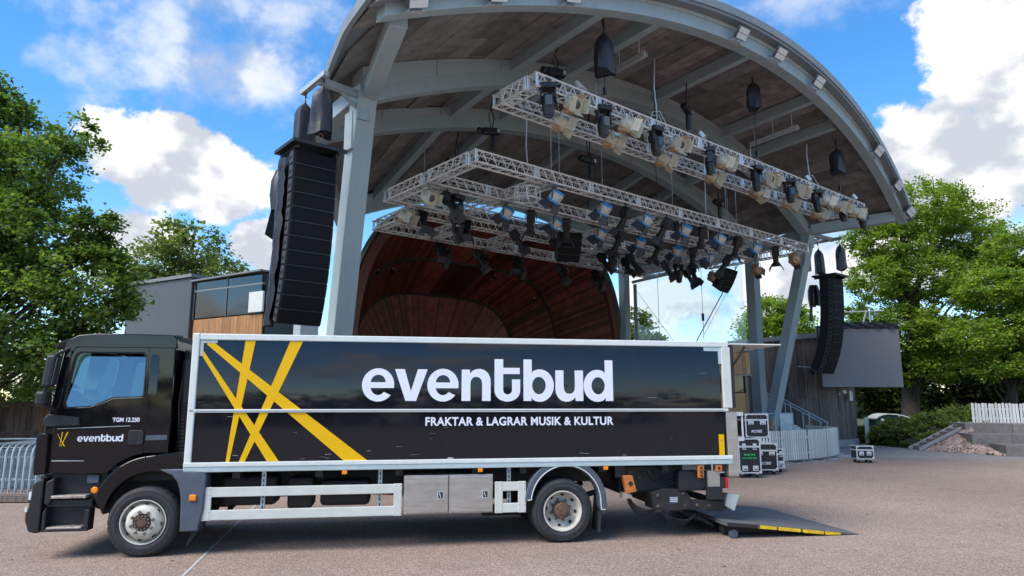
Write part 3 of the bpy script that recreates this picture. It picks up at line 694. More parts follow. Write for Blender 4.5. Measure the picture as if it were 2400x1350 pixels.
# ------------------------------------------------------------------ terraces, stair, cobbles on the right
tr = thing('granite_terrace', 'stepped grey granite block terrace beside the cobbled slope', 'terrace', (18.7, 26.8, 0), R(-14))
def tl_(x0, y0, z0, z1, n, ln, dep=1.6):
    r_ = random.Random(n + int(z1 * 10)); x = x0
    for i in range(n):
        q = ln * r_.uniform(.85, 1.2); j = r_.uniform(-.012, .012)
        MB().box(x, x + q - .012, y0 + j, y0 + dep, z0, z1 + j).build('granite_block', M['granite'], tr, bevel=.015); x += q
tl_(0, 0, 0, .42, 6, 1.35); tl_(-.62, 1.45, 0, .40, 7, 1.4); tl_(-.6, 1.45, .405, .76, 6, 1.5); tl_(-.3, 2.95, .3, 1.14, 6, 1.7, 3)
tag(MB().hexa([(.2, 3.1, -.1), (9, 3.1, -.1), (9, 12, -.1), (.2, 12, -.1)], [(.2, 3.2, 1.1), (9, 3.2, 1.1), (9, 12, 1.2), (.2, 12, 1.2)]).build('earth_bank', M['grass'], tr))
cs = thing('cobbled_slope', 'pink cobblestone slope between the stair and granite terrace', 'slope', (18.0, 28.5, 0))
co = Vector((18.0, 28.5, 0)); c0, c1, c2_, c3 = (Vector(q) - co for q in ((17.45, 30.05, .01), (18.75, 26.75, .01), (18.6, 28.25, .40), (19.45, 29.75, 1.04)))
sl = MB(); base = MB().add([c0, c1, c2_, c3], [(0, 1, 2), (0, 2, 3)]); base.build('slope_bed', M['soil'], cs)
r_ = random.Random(2)
for tri in ((c0, c1, c2_), (c0, c2_, c3)):
    e1, e2 = tri[1] - tri[0], tri[2] - tri[0]; nrm = e1.cross(e2).normalized(); nrm = nrm if nrm.z > 0 else -nrm
    k = int(e1.cross(e2).length / 2 / .0026)
    for i in range(k):
        a_, b_ = r_.random(), r_.random()
        if a_ + b_ > 1: a_, b_ = 1 - a_, 1 - b_
        c = tri[0] + e1 * a_ + e2 * b_; s_ = r_.uniform(.04, .07); ang = r_.uniform(0, 3.14)
        x_ = (e1.normalized() * math.cos(ang) + nrm.cross(e1.normalized()) * math.sin(ang)); y_ = nrm.cross(x_)
        lo = [c + x_ * s_ + y_ * s_ * .2, c + y_ * s_ * .8, c - x_ * s_ * .9, c - y_ * s_ * .8]
        hi = [c + (q - c) * .72 + nrm * s_ * .24 for q in lo]; sl.hexa(lo, hi)
tag(sl.build('cobbles', M['cobble'], cs), kind='stuff')
sr = thing('stone_stair', 'narrow stone stair climbing between the hedge and the cobbles', 'stairs', (17.45, 30.15, 0), R(2))
for i in range(7): MB().box(i * .31, i * .31 + .33, .02, .62, 0, .02 + (i + 1) * .15).build('step', M['granite'], sr, bevel=.01)
for y in (-.05, .68): MB().bar((-.15, y, .04), (2.25, y, 1.14), .08, .12).build('kerb', M['concrete'], sr)
# ------------------------------------------------------------------ the truck: x along, y away from the camera, z up
TO = Vector((-6.175, 9.248, 0)); TR = R(9.75)
truck = thing('box_truck', 'black box truck with yellow stripes and white side lettering, tail lift lowered', 'truck', TO, TR)
def tp(mb, name, m, par=None, **k): return mb.build(name, m, par or truck, **k)
def xz(y): return lambda a, b, d: (a, y - d, b)
def arc2(cx, cz, r, a0, a1, n): return [(cx + r * math.cos(R(a0 + (a1 - a0) * i / n)), cz + r * math.sin(R(a0 + (a1 - a0) * i / n))) for i in range(n + 1)]
def rrect(x0, x1, z0, z1, r=.04, n=4):
    o = []
    for cx, cz, a in ((x1 - r, z1 - r, 0), (x0 + r, z1 - r, 90), (x0 + r, z0 + r, 180), (x1 - r, z0 + r, 270)): o += arc2(cx, cz, r, a, a + 90, n)
    return o
# cargo box
BX0, BX1, BZ0, BZ1, BY = 1.785, 9.70, 1.09, 2.95, 2.5
tp(MB().box(1.88, 9.56, .012, .04, 1.912, 2.862), 'side_panel_upper', M['panel'])
tp(MB().box(1.88, 9.60, .012, .04, 1.205, 1.868), 'side_panel_lower', M['panel'])
tp(MB().box(1.88, 9.6, BY - .04, BY - .012, 1.2, 2.87), 'side_panel_far', M['panel'])
tp(MB().box(1.80, 1.85, .04, BY - .04, 1.1, 2.93), 'front_wall', M['whitedull'])
tp(MB().box(1.86, 9.62, .05, BY - .05, 2.90, 2.93), 'roof', M['white'])
tp(MB().box(1.86, 9.62, .045, BY - .045, 1.10, 1.16), 'load_floor', M['chassis'])
for y0, y1 in ((-.006, .06), (BY - .06, BY + .006)):
    tp(MB().box(1.88, 9.72, y0, y1, 2.862, 2.95), 'top_rail', M['white'], bevel=.012)
    tp(MB().box(1.785, 1.88, y0 - .004, y1 + .02, 1.16, 2.955), 'front_post', M['white'], bevel=.015)
    tp(MB().box(1.785, 9.70, y0 - .012, y1, 1.145, 1.205), 'upper_sill', M['white'], bevel=.008)
    tp(MB().box(1.785, 9.70, y0 - .004, y1, 1.075, 1.146), 'lower_sill', M['sill'], bevel=.008)
    tp(MB().box(1.80, 9.67, y0 - .004, y1, 1.868, 1.912), 'middle_rail', M['white'], bevel=.006)
    tp(MB().box(9.60, 9.745, y0, y1, 1.92, 2.862), 'rear_post', M['whitedull'], bevel=.01)
    tp(MB().box(9.745, 9.80, y0 + .01, y1 - .01, 1.92, 2.90), 'rear_seal', M['plastic'])
tp(MB().box(1.885, 9.64, -.010, -.0065, 1.1755, 1.1795), 'sill_groove', M['bracket'])
tp(MB().box(1.885, 9.60, -.0125, -.0105, 1.885, 1.892), 'rail_groove', M['plastic'])
plate('corner_bracket', [[(1.885, 2.86), (2.11, 2.86), (2.11, 2.82), (1.93, 2.82), (1.93, 2.64), (1.885, 2.64)]], .004, M['bracket'], truck, xz(.009))
plate('corner_bracket', [[(9.60, 2.86), (9.31, 2.86), (9.31, 2.80), (9.545, 2.80), (9.545, 2.60), (9.60, 2.60)]], .004, M['sill'], truck, xz(.009))
# rear frame and lifted tail flap
for y in (.0, BY - .16):
    tp(MB().box(9.63, 9.80, y - .004, y + .16, .885, 1.862), 'rear_frame_post', M['steel'], bevel=.012)
h = MB(); h.box(9.80, 9.90, -.02, .02, 1.80, 1.86); h.box(9.80, 9.90, -.02, .02, 1.42, 1.48); h.tube((9.89, 0, 1.44), (9.89, 0, 1.84), .014, 8); tp(h, 'grab_handle', M['alu2'])
tp(MB().box(9.72, 9.8, -.008, .0, 1.50, 1.84), 'hinge_plate', M['steel'], bevel=.004)
tp(MB().box(9.78, 10.66, .05, BY - .05, 2.905, 2.93), 'tail_flap', M['whitedull'], bevel=.01)
tp(MB().tube((9.82, .1, 2.55), (10.05, .1, 2.88), .018, 8), 'flap_strut', M['blackmetal'])
rf = tp(MB().box(9.495, 9.575, -.004, .012, 1.21, 1.52), 'yellow_reflector', M['yellow'])
tp(MB().box(9.495, 9.575, -.006, -.003, 1.435, 1.442), 'reflector_seam', M['brownorange'], rf)
# stripes and lettering on the side
PY = .0105
ST = {'a': [(1.967, 2.805), (2.037, 2.848), (4.213, 1.197), (3.886, 1.201)], 'b': [(1.915, 2.651), (1.915, 2.734), (3.011, 1.21), (2.854, 1.21)],
      'c': [(2.481, 2.878), (2.618, 2.881), (2.366, 1.205), (2.317, 1.205)], 'd': [(3.091, 2.882), (3.266, 2.884), (2.565, 1.205), (2.488, 1.205)]}
def clipz(poly, z, keep_above):
    out = []
    for i in range(len(poly)):
        p, q = poly[i], poly[(i + 1) % len(poly)]; ip = (p[1] >= z) == keep_above; iq = (q[1] >= z) == keep_above
        if ip: out.append(p)
        if ip != iq: t = (z - p[1]) / (q[1] - p[1]); out.append((p[0] + t * (q[0] - p[0]), z))
    return out
for k, (nm, pg) in enumerate(ST.items()):
    y = PY - k * .0006
    for za, zb in ((1.913, 2.861), (1.206, 1.867)):
        c = clipz(clipz(pg, za, True), zb, False)
        tp(MB().prism(c, y, y - .0005), 'yellow_stripe', M['yellow'])
def el_arc(cx, cz, rx, rz, a0, a1, n=20): return [(cx + rx * math.cos(R(a0 + (a1 - a0) * i / n)), cz + rz * math.sin(R(a0 + (a1 - a0) * i / n))) for i in range(n + 1)]
def g_e():
    o = [(71.5, 29)] + [(71.5, 36)] + el_arc(36, 36, 36, 37.5, 2, 322, 40) + el_arc(36, 35, 17.5, 22, 318, 196, 18) + [(19.5, 29)]
    hole = el_arc(36, 42, 16.5, 17, 0, 180, 14)
    return [o, hole]
def g_v(): return [[(0, 72), (22, 72), (37, 22), (52, 72), (74, 72), (49, 0), (25, 0)]]
def g_n():
    return [[(0, 0), (0, 72), (19, 72), (19.5, 63)] + [(25, 69), (33, 73), (43, 74), (54, 71), (62, 64), (67, 53), (68, 42), (68, 0), (48, 0), (48, 40), (46, 49), (41, 54), (34, 55.5), (27, 54), (22, 48), (20.5, 40), (20.5, 0)]]
def g_u(): return [[(68 - a, 72 - b) for a, b in g_n()[0]]]
def g_t(): return [[(0, 97), (20.5, 97), (20.5, 77), (60, 77), (60, 62.5), (20.5, 62.5), (20.5, 26)] + el_arc(31, 25, 10.5, 10, 180, 360, 10) + [(41.5, 50), (61, 50), (61, 24)] + el_arc(30.5, 24, 30.5, 25.5, 0, -180, 18)]
def g_b():
    return [[(0, 0), (0, 97), (20, 97), (20, 64)] + el_arc(39, 36, 34, 38, 118, -118, 30) + [(19, 8), (19, 0)], el_arc(37, 36, 16.5, 20.5, 0, 340, 18)]
def g_d(): return [[(73 - a, b) for a, b in o] for o in g_b()]
def wordmark(x0, z0, sc_, y, m, par, name, shift=(0,) * 8):
    """eventbud in its round heavy letters; 591 units wide"""
    for ch, ux in zip('eventbud', (0, 73, 147, 226, 303, 372, 449, 518)):
        gl = {'e': g_e, 'v': g_v, 'n': g_n, 't': g_t, 'b': g_b, 'u': g_u, 'd': g_d}[ch]()
        plate(name, [[(x0 + (ux + a) * sc_, z0 + b * sc_) for a, b in o] for o in gl], .0008, m, par, xz(y))
wordmark(4.096, 2.027, 3.725 / 591, .0112, M['letter'], truck, 'side_letter')
lettering('side_slogan', 'FRAKTAR & LAGRAR MUSIK & KULTUR', 5.006, 1.672, 2.81, .125, M['letter'], truck, y=.0112, bold=.028, spacing=1.06, th=.001)

def smooth_path(P_, n=8):
    P_ = [Vector(q) for q in P_]; o = []
    for i in range(len(P_) - 1):
        p0, p1, p2, p3 = P_[max(i - 1, 0)], P_[i], P_[i + 1], P_[min(i + 2, len(P_) - 1)]
        for k in range(n):
            f = k / n; o.append(.5 * ((2 * p1) + (p2 - p0) * f + (2 * p0 - 5 * p1 + 4 * p2 - p3) * f * f + (-p0 + 3 * p1 - 3 * p2 + p3) * f ** 3))
    return o + [P_[-1]]
# ---- cab
CY = .10; CYF = BY - .10
cabk = M['blackpaint']
win = [(.24, 1.945), (.55, 1.96), (.67, 2.02), (.78, 2.075), (1.145, 2.09), (1.165, 2.12), (1.165, 2.62), (1.13, 2.665), (.37, 2.665), (.32, 2.645), (.29, 2.58), (.215, 2.01)]
def grow(pts, d):
    cx = sum(p[0] for p in pts) / len(pts); cz = sum(p[1] for p in pts) / len(pts)
    return [(x + math.copysign(d, x - cx), z + math.copysign(d, z - cz)) for x, z in pts]
door_o = [(.135, 1.09), (.115, 1.25), (.105, 1.5), (.115, 1.86), (.15, 1.99), (.235, 2.62), (.265, 2.715), (.33, 2.745), (1.205, 2.745), (1.205, 2.09), (1.225, 1.95), (1.235, 1.33), (1.10, 1.30), (.93, 1.21), (.80, 1.08)]
for y, s_, nm in ((CY, 1, 'near'), (CYF, -1, 'far')):
    th = .04; fn = xz(y + s_ * th / 2)
    dr = plate('door', [door_o, grow(win, .022)], th, cabk, truck, fn, bevel=.006)
    plate('window_seal', [grow(win, .024), grow(win, -.004)], th * .8, M['plastic'], dr, fn)
    plate('side_window', [win], .004, M['cabglass'], dr, lambda a, b, d, y=y, s_=s_: (a, y + s_ * (.010 + (b - 1.95) * .15) - d, b))
    qp = [(1.215, 2.745), (1.53, 2.745), (1.545, 1.345), (1.245, 1.335), (1.235, 1.95), (1.215, 2.1)]
    plate('rear_quarter', [qp], th, cabk, truck, fn, bevel=.006)
    plate('quarter_recess', [rrect(1.235, 1.345, 2.09, 2.66, .045)], .008, M['panel'], truck, xz(y - s_ * .006))
    plate('roof_side', [[(.15, 2.75), (.18, 2.83), (.30, 2.90), (.55, 2.925), (1.50, 2.915), (1.545, 2.875), (1.55, 2.755), (.29, 2.755), (.235, 2.69)]], th, cabk, truck, fn, bevel=.012)
    plate('front_corner', [[(.02, 1.12), (.0, 1.35), (.0, 1.62), (.05, 1.95), (.15, 2.74), (.225, 2.70), (.14, 2.0), (.105, 1.87), (.095, 1.5), (.105, 1.25), (.125, 1.10)]], th * .9, cabk, truck, xz(y + s_ * .03), bevel=.01)
    if s_ == 1:
        hd = plate('door_handle', [rrect(1.045, 1.225, 1.45, 1.63, .03)], .03, M['plastic'], dr, xz(y - .012), bevel=.006)
        plate('handle_recess', [rrect(1.075, 1.15, 1.475, 1.605, .025)], .004, M['blackmetal'], hd, xz(y - .034))
        plate('door_crease', [[(.15, 1.655), (1.05, 1.690), (1.05, 1.697), (.15, 1.664)]], .006, M['bracket'], dr, xz(y - .006))
        plate('door_crease', [[(.12, 1.238), (.50, 1.236), (.53, 1.243), (.12, 1.252)]], .006, M['bracket'], dr, xz(y - .006))
        plate('trim_strip', [[(1.255, 1.50), (1.525, 1.505), (1.525, 1.57), (1.255, 1.565)]], .012, M['greyplastic'], truck, xz(y - .006))
        plate('vent_corner', [[(.0, 1.70), (.42, 1.71), (.40, 1.80), (.05, 1.84), (-.005, 1.79)]], .05, M['plastic'], truck, xz(y - .005), bevel=.012)
# cab roof, back, front and windscreen as a profile carried across
def across(prof, y0, y1, name, m, th=.03, par=None, **k):
    mb = MB(); n = len(prof); outer = prof; inn = []
    for i, p in enumerate(prof):
        a = Vector(prof[max(i - 1, 0)]); b = Vector(prof[min(i + 1, n - 1)]); d = (b - a).normalized(); inn.append((p[0] - d.y * th * -1, p[1] - d.x * th))
    q = list(outer) + inn[::-1]
    return tp(mb.prism(q, y0, y1), name, m, par, **k)
across([(.15, 2.78), (.20, 2.85), (.33, 2.915), (.6, 2.94), (1.2, 2.94), (1.52, 2.93)], CY + .02, CYF - .02, 'cab_roof', cabk, smooth=True)
for i in range(5): tp(MB().box(1.20, 1.54, .35 + i * .4, .41 + i * .4, 2.925, 2.95), 'roof_rib', cabk)
across([(.07, 2.0), (.09, 2.2), (.13, 2.45), (.17, 2.74)], CY + .08, CYF - .08, 'windscreen', M['cabglass'], th=.006)
sv = across([(.0, 2.74), (.05, 2.81), (.17, 2.865), (.26, 2.87)], CY + .03, CYF - .03, 'sun_visor', M['plastic'], th=.02, smooth=True)
across([(.0, 1.12), (-.03, 1.3), (-.03, 1.6), (.02, 1.9), (.07, 2.0)], CY + .05, CYF - .05, 'front_panel', cabk, smooth=True)
tp(MB().box(1.50, 1.54, CY + .03, CYF - .03, 1.3, 2.92), 'cab_back', cabk)
tp(MB().box(.1, 1.52, CY + .05, CYF - .05, 1.10, 1.16), 'cab_floor', M['plastic'])
# inside
d_ = MB(); d_.box(.12, .42, CY + .1, CYF - .1, 1.6, 1.98); d_.box(.3, .5, CY + .3, CY + .9, 1.85, 2.03); tp(d_, 'dashboard', M['seat'], bevel=.03)
sw = MB(); sw.path([(.55 + .06 * math.sin(t) , CY + .6 + .23 * math.cos(t), 2.02 + .21 * math.sin(t)) for t in np.linspace(0, 2 * math.pi, 25)], .016, 8); sw.tube((.55, CY + .6, 2.02), (.35, CY + .6, 1.9), .03); sw.bar((.52, CY + .4, 2.0), (.52, CY + .8, 2.0), .02, .05); tp(sw, 'steering_wheel', M['plastic'])
for yy in (CY + .35, CYF - .85):
    s_ = MB(); s_.box(.72, 1.2, yy, yy + .5, 1.5, 1.68); s_.hexa([(1.10, yy, 1.65), (1.24, yy, 1.65), (1.24, yy + .5, 1.65), (1.10, yy + .5, 1.65)], [(1.27, yy + .02, 2.3), (1.36, yy + .02, 2.3), (1.36, yy + .48, 2.3), (1.27, yy + .48, 2.3)])
    s_.box(1.30, 1.38, yy + .13, yy + .37, 2.34, 2.52); tp(s_, 'seat', M['seat'], bevel=.03)
# mirrors
def mirror(y, s_):
    mm = MB(); mm.hexa([(-.02, y - s_ * .23, 2.2), (.10, y - s_ * .23, 2.2), (.10, y - s_ * .05, 2.2), (-.02, y - s_ * .05, 2.2)], [(.01, y - s_ * .215, 2.63), (.14, y - s_ * .215, 2.63), (.14, y - s_ * .06, 2.63), (.01, y - s_ * .06, 2.63)])
    o = tp(mm, 'mirror_housing', M['plastic'], bevel=.035)
    tp(MB().hexa([(.105, y - s_ * .215, 2.23), (.112, y - s_ * .215, 2.23), (.112, y - s_ * .07, 2.23), (.105, y - s_ * .07, 2.23)], [(.143, y - s_ * .205, 2.6), (.150, y - s_ * .205, 2.6), (.150, y - s_ * .08, 2.6), (.143, y - s_ * .08, 2.6)]), 'mirror_glass', M['lens'], o)
    m2 = MB(); m2.box(-.05, .085, y - s_ * .17 - .11, y - s_ * .17 + .11, 1.955, 2.155); o2 = tp(m2, 'wide_mirror_housing', M['plastic'], bevel=.04)
    for p_, q_, r_ in (((.05, y - s_ * .15, 2.60), (.20, y, 2.73), .022), ((.02, y - s_ * .17, 2.15), (.05, y - s_ * .17, 2.24), .025), ((.03, y - s_ * .1, 1.96), (.1, y + s_ * .03, 1.88), .03)): tp(MB().tube(p_, q_, r_), 'mirror_arm', M['plastic'])
mirror(CY, 1); mirror(CYF, -1)
# front corner, bumper, steps
for y0, s_ in ((CY - .06, 1), (CYF + .06, -1)):
    ys = sorted((y0, y0 + s_ * .35))
    tp(MB().prism([(-.06, 1.06), (-.075, 1.2), (-.07, 1.58), (-.02, 1.60), (.075, 1.60), (.085, 1.08)], *ys), 'corner_panel', cabk, bevel=.02)
    tp(MB().prism([(-.05, .36), (-.10, .50), (-.105, .60), (-.07, .66), (-.075, .80), (-.05, .84), (-.055, .95), (.0, 1.0), (.08, 1.03), (.08, .34), (.03, .34)], *ys), 'bumper_corner', M['plastic'], bevel=.02)
    tp(MB().box(-.080, -.05, min(y0, y0 + s_ * .03), max(y0, y0 + s_ * .03) , .76, .86), 'corner_lamp', M['lamp'])
    tp(MB().box(-.110, -.08, min(y0, y0 + s_ * .03), max(y0, y0 + s_ * .03), .61, .67), 'corner_lamp', M['lamp'])
    ya, yb = sorted((y0 + s_ * .16, y0 + s_ * .20))
    tp(MB().prism([(.10, .36), (.10, 1.07), (.80, 1.07), (.70, .86), (.64, .60), (.62, .36)], ya, yb), 'step_well', M['plastic'])
    ya, yb = sorted((y0 + s_ * .01, y0 + s_ * .2))
    tp(MB().prism([(.098, .35), (.098, .60), (.14, .66), (.14, .38), (.60, .38), (.60, .62), (.66, .62), (.655, .35)], ya, yb), 'lower_step_frame', M['plastic'], bevel=.01)
    tp(MB().prism([(.10, .70), (.10, .98), (.20, 1.03), (.20, .80), (.16, .68)], ya, yb), 'step_side', M['plastic'], bevel=.015)
    ya, yb = sorted((y0 - s_ * .0, y0 + s_ * .18))
    tp(MB().box(.18, .60, ya, yb, .765, .805), 'step_tread', M['worn'], bevel=.01); tp(MB().box(.16, .58, ya, yb, .382, .41), 'step_tread', M['worn'], bevel=.008)
    ya, yb = sorted((y0 + s_ * .06, y0 + s_ * .2)); tp(MB().box(.12, .66, ya, yb, .66, .74), 'step_riser', M['plastic'])
    ya, yb = sorted((y0 + s_ * .10, y0 + s_ * .18)); tp(MB().box(.56, .70, ya, yb, .95, 1.05), 'step_label_plate', M['greyplastic'])
tp(MB().box(-.085, .06, CY + .2, CYF - .2, .40, 1.05), 'bumper', M['plastic'], bevel=.02)
# front wheel arch
WX0, WX1, WZ, WR = 1.33, 7.02, .447, .447
outer = arc2(WX0 + .06, .58, .70, 165, 95, 14) + [(1.735, 1.325), (1.735, 1.115), (1.62, 1.11)] + arc2(WX0 + .06, .52, .585, 68, 172, 16)
plate('wheel_arch', [outer], .16, cabk, truck, xz(CY + .05), bevel=.02)
plate('wheel_arch', [outer], .16, cabk, truck, xz(CYF - .05), bevel=.02)
tp(MB().box(1.28, 1.285, CY - .055, CY - .02, 1.12, 1.30), 'arch_seam', M['plastic'])
tp(MB().lathe([(.04, 0), (.045, .012), (.03, .028)], (.70, CY - .045, .865), (0, -1, 0), 18), 'side_marker_lamp', M['orange'], smooth=True)
tp(MB().box(.5, 2.0, .3, BY - .3, .95, 1.06), 'inner_arch', M['chassis'])
fp = [(1.58, 1.10), (1.66, 1.06), (1.73, .98), (1.775, .88), (1.80, .75), (1.812, .55), (1.815, .335), (2.01, .335), (2.06, .60), (2.07, 1.04), (2.03, 1.10)]
plate('rear_fender', [fp], .26, M['greyplastic'], truck, xz(.14), bevel=.02); plate('rear_fender', [fp], .26, M['greyplastic'], truck, xz(BY - .14), bevel=.02)
tp(MB().box(1.895, 1.985, -.035, .0, .71, .79), 'side_marker_lamp', M['orange'], bevel=.015)
for yy in (.12, BY - .38): tp(MB().hexa([(1.86, yy, .12), (1.88, yy, .12), (1.88, yy + .26, .12), (1.86, yy + .26, .12)], [(1.96, yy, .36), (2.04, yy, .36), (2.04, yy + .26, .36), (1.96, yy + .26, .36)]), 'mud_flap', M['tyre'])
# wheels
def tyre_prof(wd): # radius, offset along axle from the outer face
    return [(.278, .03), (.30, .008), (.33, -.006), (.385, -.004), (.415, .012), (.436, .032), (.447, .055), (.447, wd - .055), (.436, wd - .03), (.40, wd), (.28, wd - .02)]
def wheel(x, y, s_, dished, wd=.25):
    """y: outer face, s_=+1 axle points away from the camera"""
    t = tp(MB().lathe(tyre_prof(wd), (x, y, WZ), (0, s_, 0), 48, caps=False), 'wheel', M['tyre'], smooth=True)
    g = MB()
    for rr in (.40, .342): g.lathe([(rr - .004, -.0055), (rr, -.0105), (rr + .004, -.0055)], (x, y, WZ), (0, s_, 0), 48, caps=False)
    g.build('sidewall_ring', M['tyre'], t)
    tr_ = MB()
    for j in range(30):
        a = j / 30 * 2 * math.pi
        for k in (.07, .13, .19):
            c = Vector((x + .4475 * math.cos(a), y + s_ * k, WZ + .4475 * math.sin(a))); tg = Vector((-math.sin(a), 0, math.cos(a)))
            tr_.bar(c - tg * .034, c + tg * .034, .045, .005, up=Vector((math.cos(a), 0, math.sin(a))))
    tag(tr_.build('tread', M['tyre'], t), kind='stuff')
    if dished:
        pr = [(.285, .02), (.288, .0), (.272, .0), (.262, .03), (.245, .06), (.235, .12), (.20, .155), (.185, .16), (.06, .16)]
        rim = MB().lathe(pr, (x, y, WZ), (0, s_, 0), 40, caps=False).build('rim', M['rim'], t, smooth=True)
        MB().lathe([(.115, .16), (.115, .02), (.105, -.01), (.06, -.015), (.055, -.03), (0.001, -.03)], (x, y, WZ), (0, s_, 0), 20, caps=False).build('hub', M['rust'], rim, smooth=True)
        fl = MB().lathe([(.13, .16), (.13, .10), (.11, .09)], (x, y, WZ), (0, s_, 0), 10, caps=False).build('hub_flange', M['rust'], rim)
        br, bd, hr, hd_ = .150, .15, .218, .136
    else:
        pr = [(.285, .02), (.288, .0), (.276, .0), (.27, .05), (.262, .11), (.245, .11), (.232, .05), (.205, .0), (.17, -.025), (.16, -.03), (.115, -.03), (.112, .0)]
        rim = MB().lathe(pr, (x, y, WZ), (0, s_, 0), 40, caps=False).build('rim', M['rim'], t, smooth=True)
        MB().lathe([(.112, .0), (.10, -.02), (.07, -.03), (.055, -.045), (.001, -.045)], (x, y, WZ), (0, s_, 0), 20, caps=False).build('hub', M['rust'], rim, smooth=True)
        hb = MB()
        for k in range(12): a = k / 12 * 2 * math.pi; hb.lathe([(.011, 0), (.011, -.05)], (x + .085 * math.cos(a), y, WZ + .085 * math.sin(a)), (0, s_, 0), 6)
        hb.build('hub_nuts', M['bolt'], rim)
        br, bd, hr, hd_ = .138, -.03, .226, .035
    for k in range(8):
        a = (k + .35) / 8 * 2 * math.pi; c = (x + br * math.cos(a), y + s_ * bd, WZ + br * math.sin(a))
        MB().lathe([(.021, .01), (.021, -.022), (.012, -.03)], c, (0, s_, 0), 8).build('wheel_nut', M['bolt'], rim)
        a = (k + .85) / 8 * 2 * math.pi; c = Vector((x + hr * math.cos(a), y + s_ * (hd_ - .012), WZ + hr * math.sin(a))); rd = Vector((math.cos(a), 0, math.sin(a)))
        MB().lathe([(.026, .0), (.026, -.004)], c, (rd * -.8 + Vector((0, -s_ * 1.0, 0)) if not dished else rd * -.75 + Vector((0, -s_, 0))), 12).build('vent_hole', M['chassis'], rim)
    return t
wheel(WX0, .02, 1, False); wheel(WX0, BY - .02, -1, False)
wheel(WX1, .02, 1, True); wheel(WX1, BY - .02, -1, True)
for y in (.32, BY - .57): tp(MB().lathe(tyre_prof(.25), (WX1, y, WZ), (0, 1, 0), 32, caps=False), 'inner_tyre', M['tyre'], smooth=True)
# rear fender
ro = arc2(WX1 + .05, .57, .60, 176, -4, 26) + [(7.66, .45), (7.585, .45)] + arc2(WX1 + .05, .57, .515, -3, 175, 26) + [(6.49, .60)]
for y in (.10, BY - .10):
    plate('rear_mudguard', [ro], .18, M['greyplastic'], truck, xz(y), bevel=.012)
ed = MB(); ed.path([(a, .0, b) for a, b in [(7.655, .455), (7.60, .455)] + arc2(WX1 + .05, .57, .522, -3, 175, 30) + [(6.50, .61)]], .008, 6); tp(ed, 'mudguard_edge', M['white'])
for yy in (.04, BY - .4): tp(MB().hexa([(7.56, yy, .13), (7.585, yy, .13), (7.585, yy + .36, .13), (7.56, yy + .36, .13)], [(7.60, yy, .62), (7.62, yy, .62), (7.62, yy + .36, .62), (7.60, yy + .36, .62)]), 'mud_flap', M['tyre'])
# side guards and lockers
for y, s_ in ((.02, 1), (BY - .02, -1)):
    ya, yb = sorted((y, y + s_ * .035)); yc, yd = sorted((y - s_ * .003, y + s_ * .032))
    for x0, x1 in ((2.05, 4.70), (6.02, 6.475)):
        tp(MB().box(x0, x1, ya, yb, .745, .872), 'side_guard_rail', M['whitedull'], bevel=.008); tp(MB().box(x0, x1, ya, yb, .445, .575), 'side_guard_rail', M['whitedull'], bevel=.008)
        for q in ((x0, x0 + .115), (x1 - .115, x1)): tp(MB().box(*q, yc, yd, .440, .877), 'side_guard_end', M['whitedull'], bevel=.008)
        rv = MB()
        for q in (x0 + .02, x0 + .095, x1 - .095, x1 - .02):
            for z in (.47, .55, .77, .85): rv.lathe([(.006, 0), (.004, -.004)], (q, yc if s_ > 0 else yd, z), (0, s_, 0), 6)
        tag(tp(rv, 'guard_rivets', M['bolt']), kind='stuff')
    for x in (2.817, 4.391, 6.234):
        tp(MB().box(x - .028, x + .028, *sorted((y + s_ * .07, y + s_ * .1)), .45, 1.07), 'guard_bracket', M['galv'])
        hl = MB()
        for k in range(8): hl.box(x - .008, x + .008, *sorted((y + s_ * .066, y + s_ * .069)), .5 + k * .07, .545 + k * .07)
        tag(tp(hl, 'bracket_slots', M['chassis']), kind='stuff')
    for x0, x1 in ((4.725, 5.352), (5.36, 5.99)):
        lk = tp(MB().box(x0, x1, *sorted((y + s_ * .0, y + s_ * .55)), .455, .985), 'locker', M['steel'], bevel=.006)
        tp(MB().box(x0 + .02, x1 - .008, *sorted((y - s_ * .012, y + s_ * .01)), .47, .965), 'locker_door', M['steel'], lk, bevel=.008)
        tp(MB().box(x1 - .16, x1 - .065, *sorted((y - s_ * .016, y - s_ * .008)), .655, .765), 'latch_plate', M['alu2'], lk)
        tp(MB().box(x1 - .145, x1 - .08, *sorted((y - s_ * .019, y - s_ * .014)), .668, .752), 'latch_recess', M['chassis'], lk)
        tp(MB().bar((x1 - .13, y - s_ * .024, .745), (x1 - .11, y - s_ * .026, .68), .022, .012), 'latch', M['alu2'], lk)
for x in (3.903, 5.805, 7.678): tp(MB().box(x - .035, x + .035, -.012, .012, 1.018, 1.072), 'side_marker_lamp', M['orange'], bevel=.008)
# chassis
for y in (.75, BY - .83): tp(MB().box(.3, 9.2, y, y + .08, .78, 1.06), 'chassis_rail', M['chassis'])
for x in (2.4, 3.5, 4.6, 5.7, 6.4, 7.6, 8.6): tp(MB().box(x, x + .1, .1, BY - .1, .98, 1.075), 'cross_member', M['chassis'])
for x, z in ((WX0, .42), (WX1, .45)): tp(MB().tube((x, .25, z), (x, BY - .25, z), .09, 10), 'axle', M['chassis'])
tp(MB().lathe([(.12, -.2), (.26, -.1), (.26, .1), (.12, .2)], (WX1, BY / 2, .45), (1, 0, 0), 14), 'differential', M['chassis'])
tp(MB().tube((2.4, BY / 2, .75), (6.9, BY / 2, .5), .06, 10), 'drive_shaft', M['chassis'])
for x0, x1, z0, z1, r_ in ((2.2, 2.95, .58, .98, .12), (3.1, 3.45, .52, .95, .1), (3.55, 4.25, .55, .9, .12)):
    tp(MB().box(x0, x1, .35, .85, z0, z1), 'air_tank_box', M['chassis'], bevel=r_ * .5)
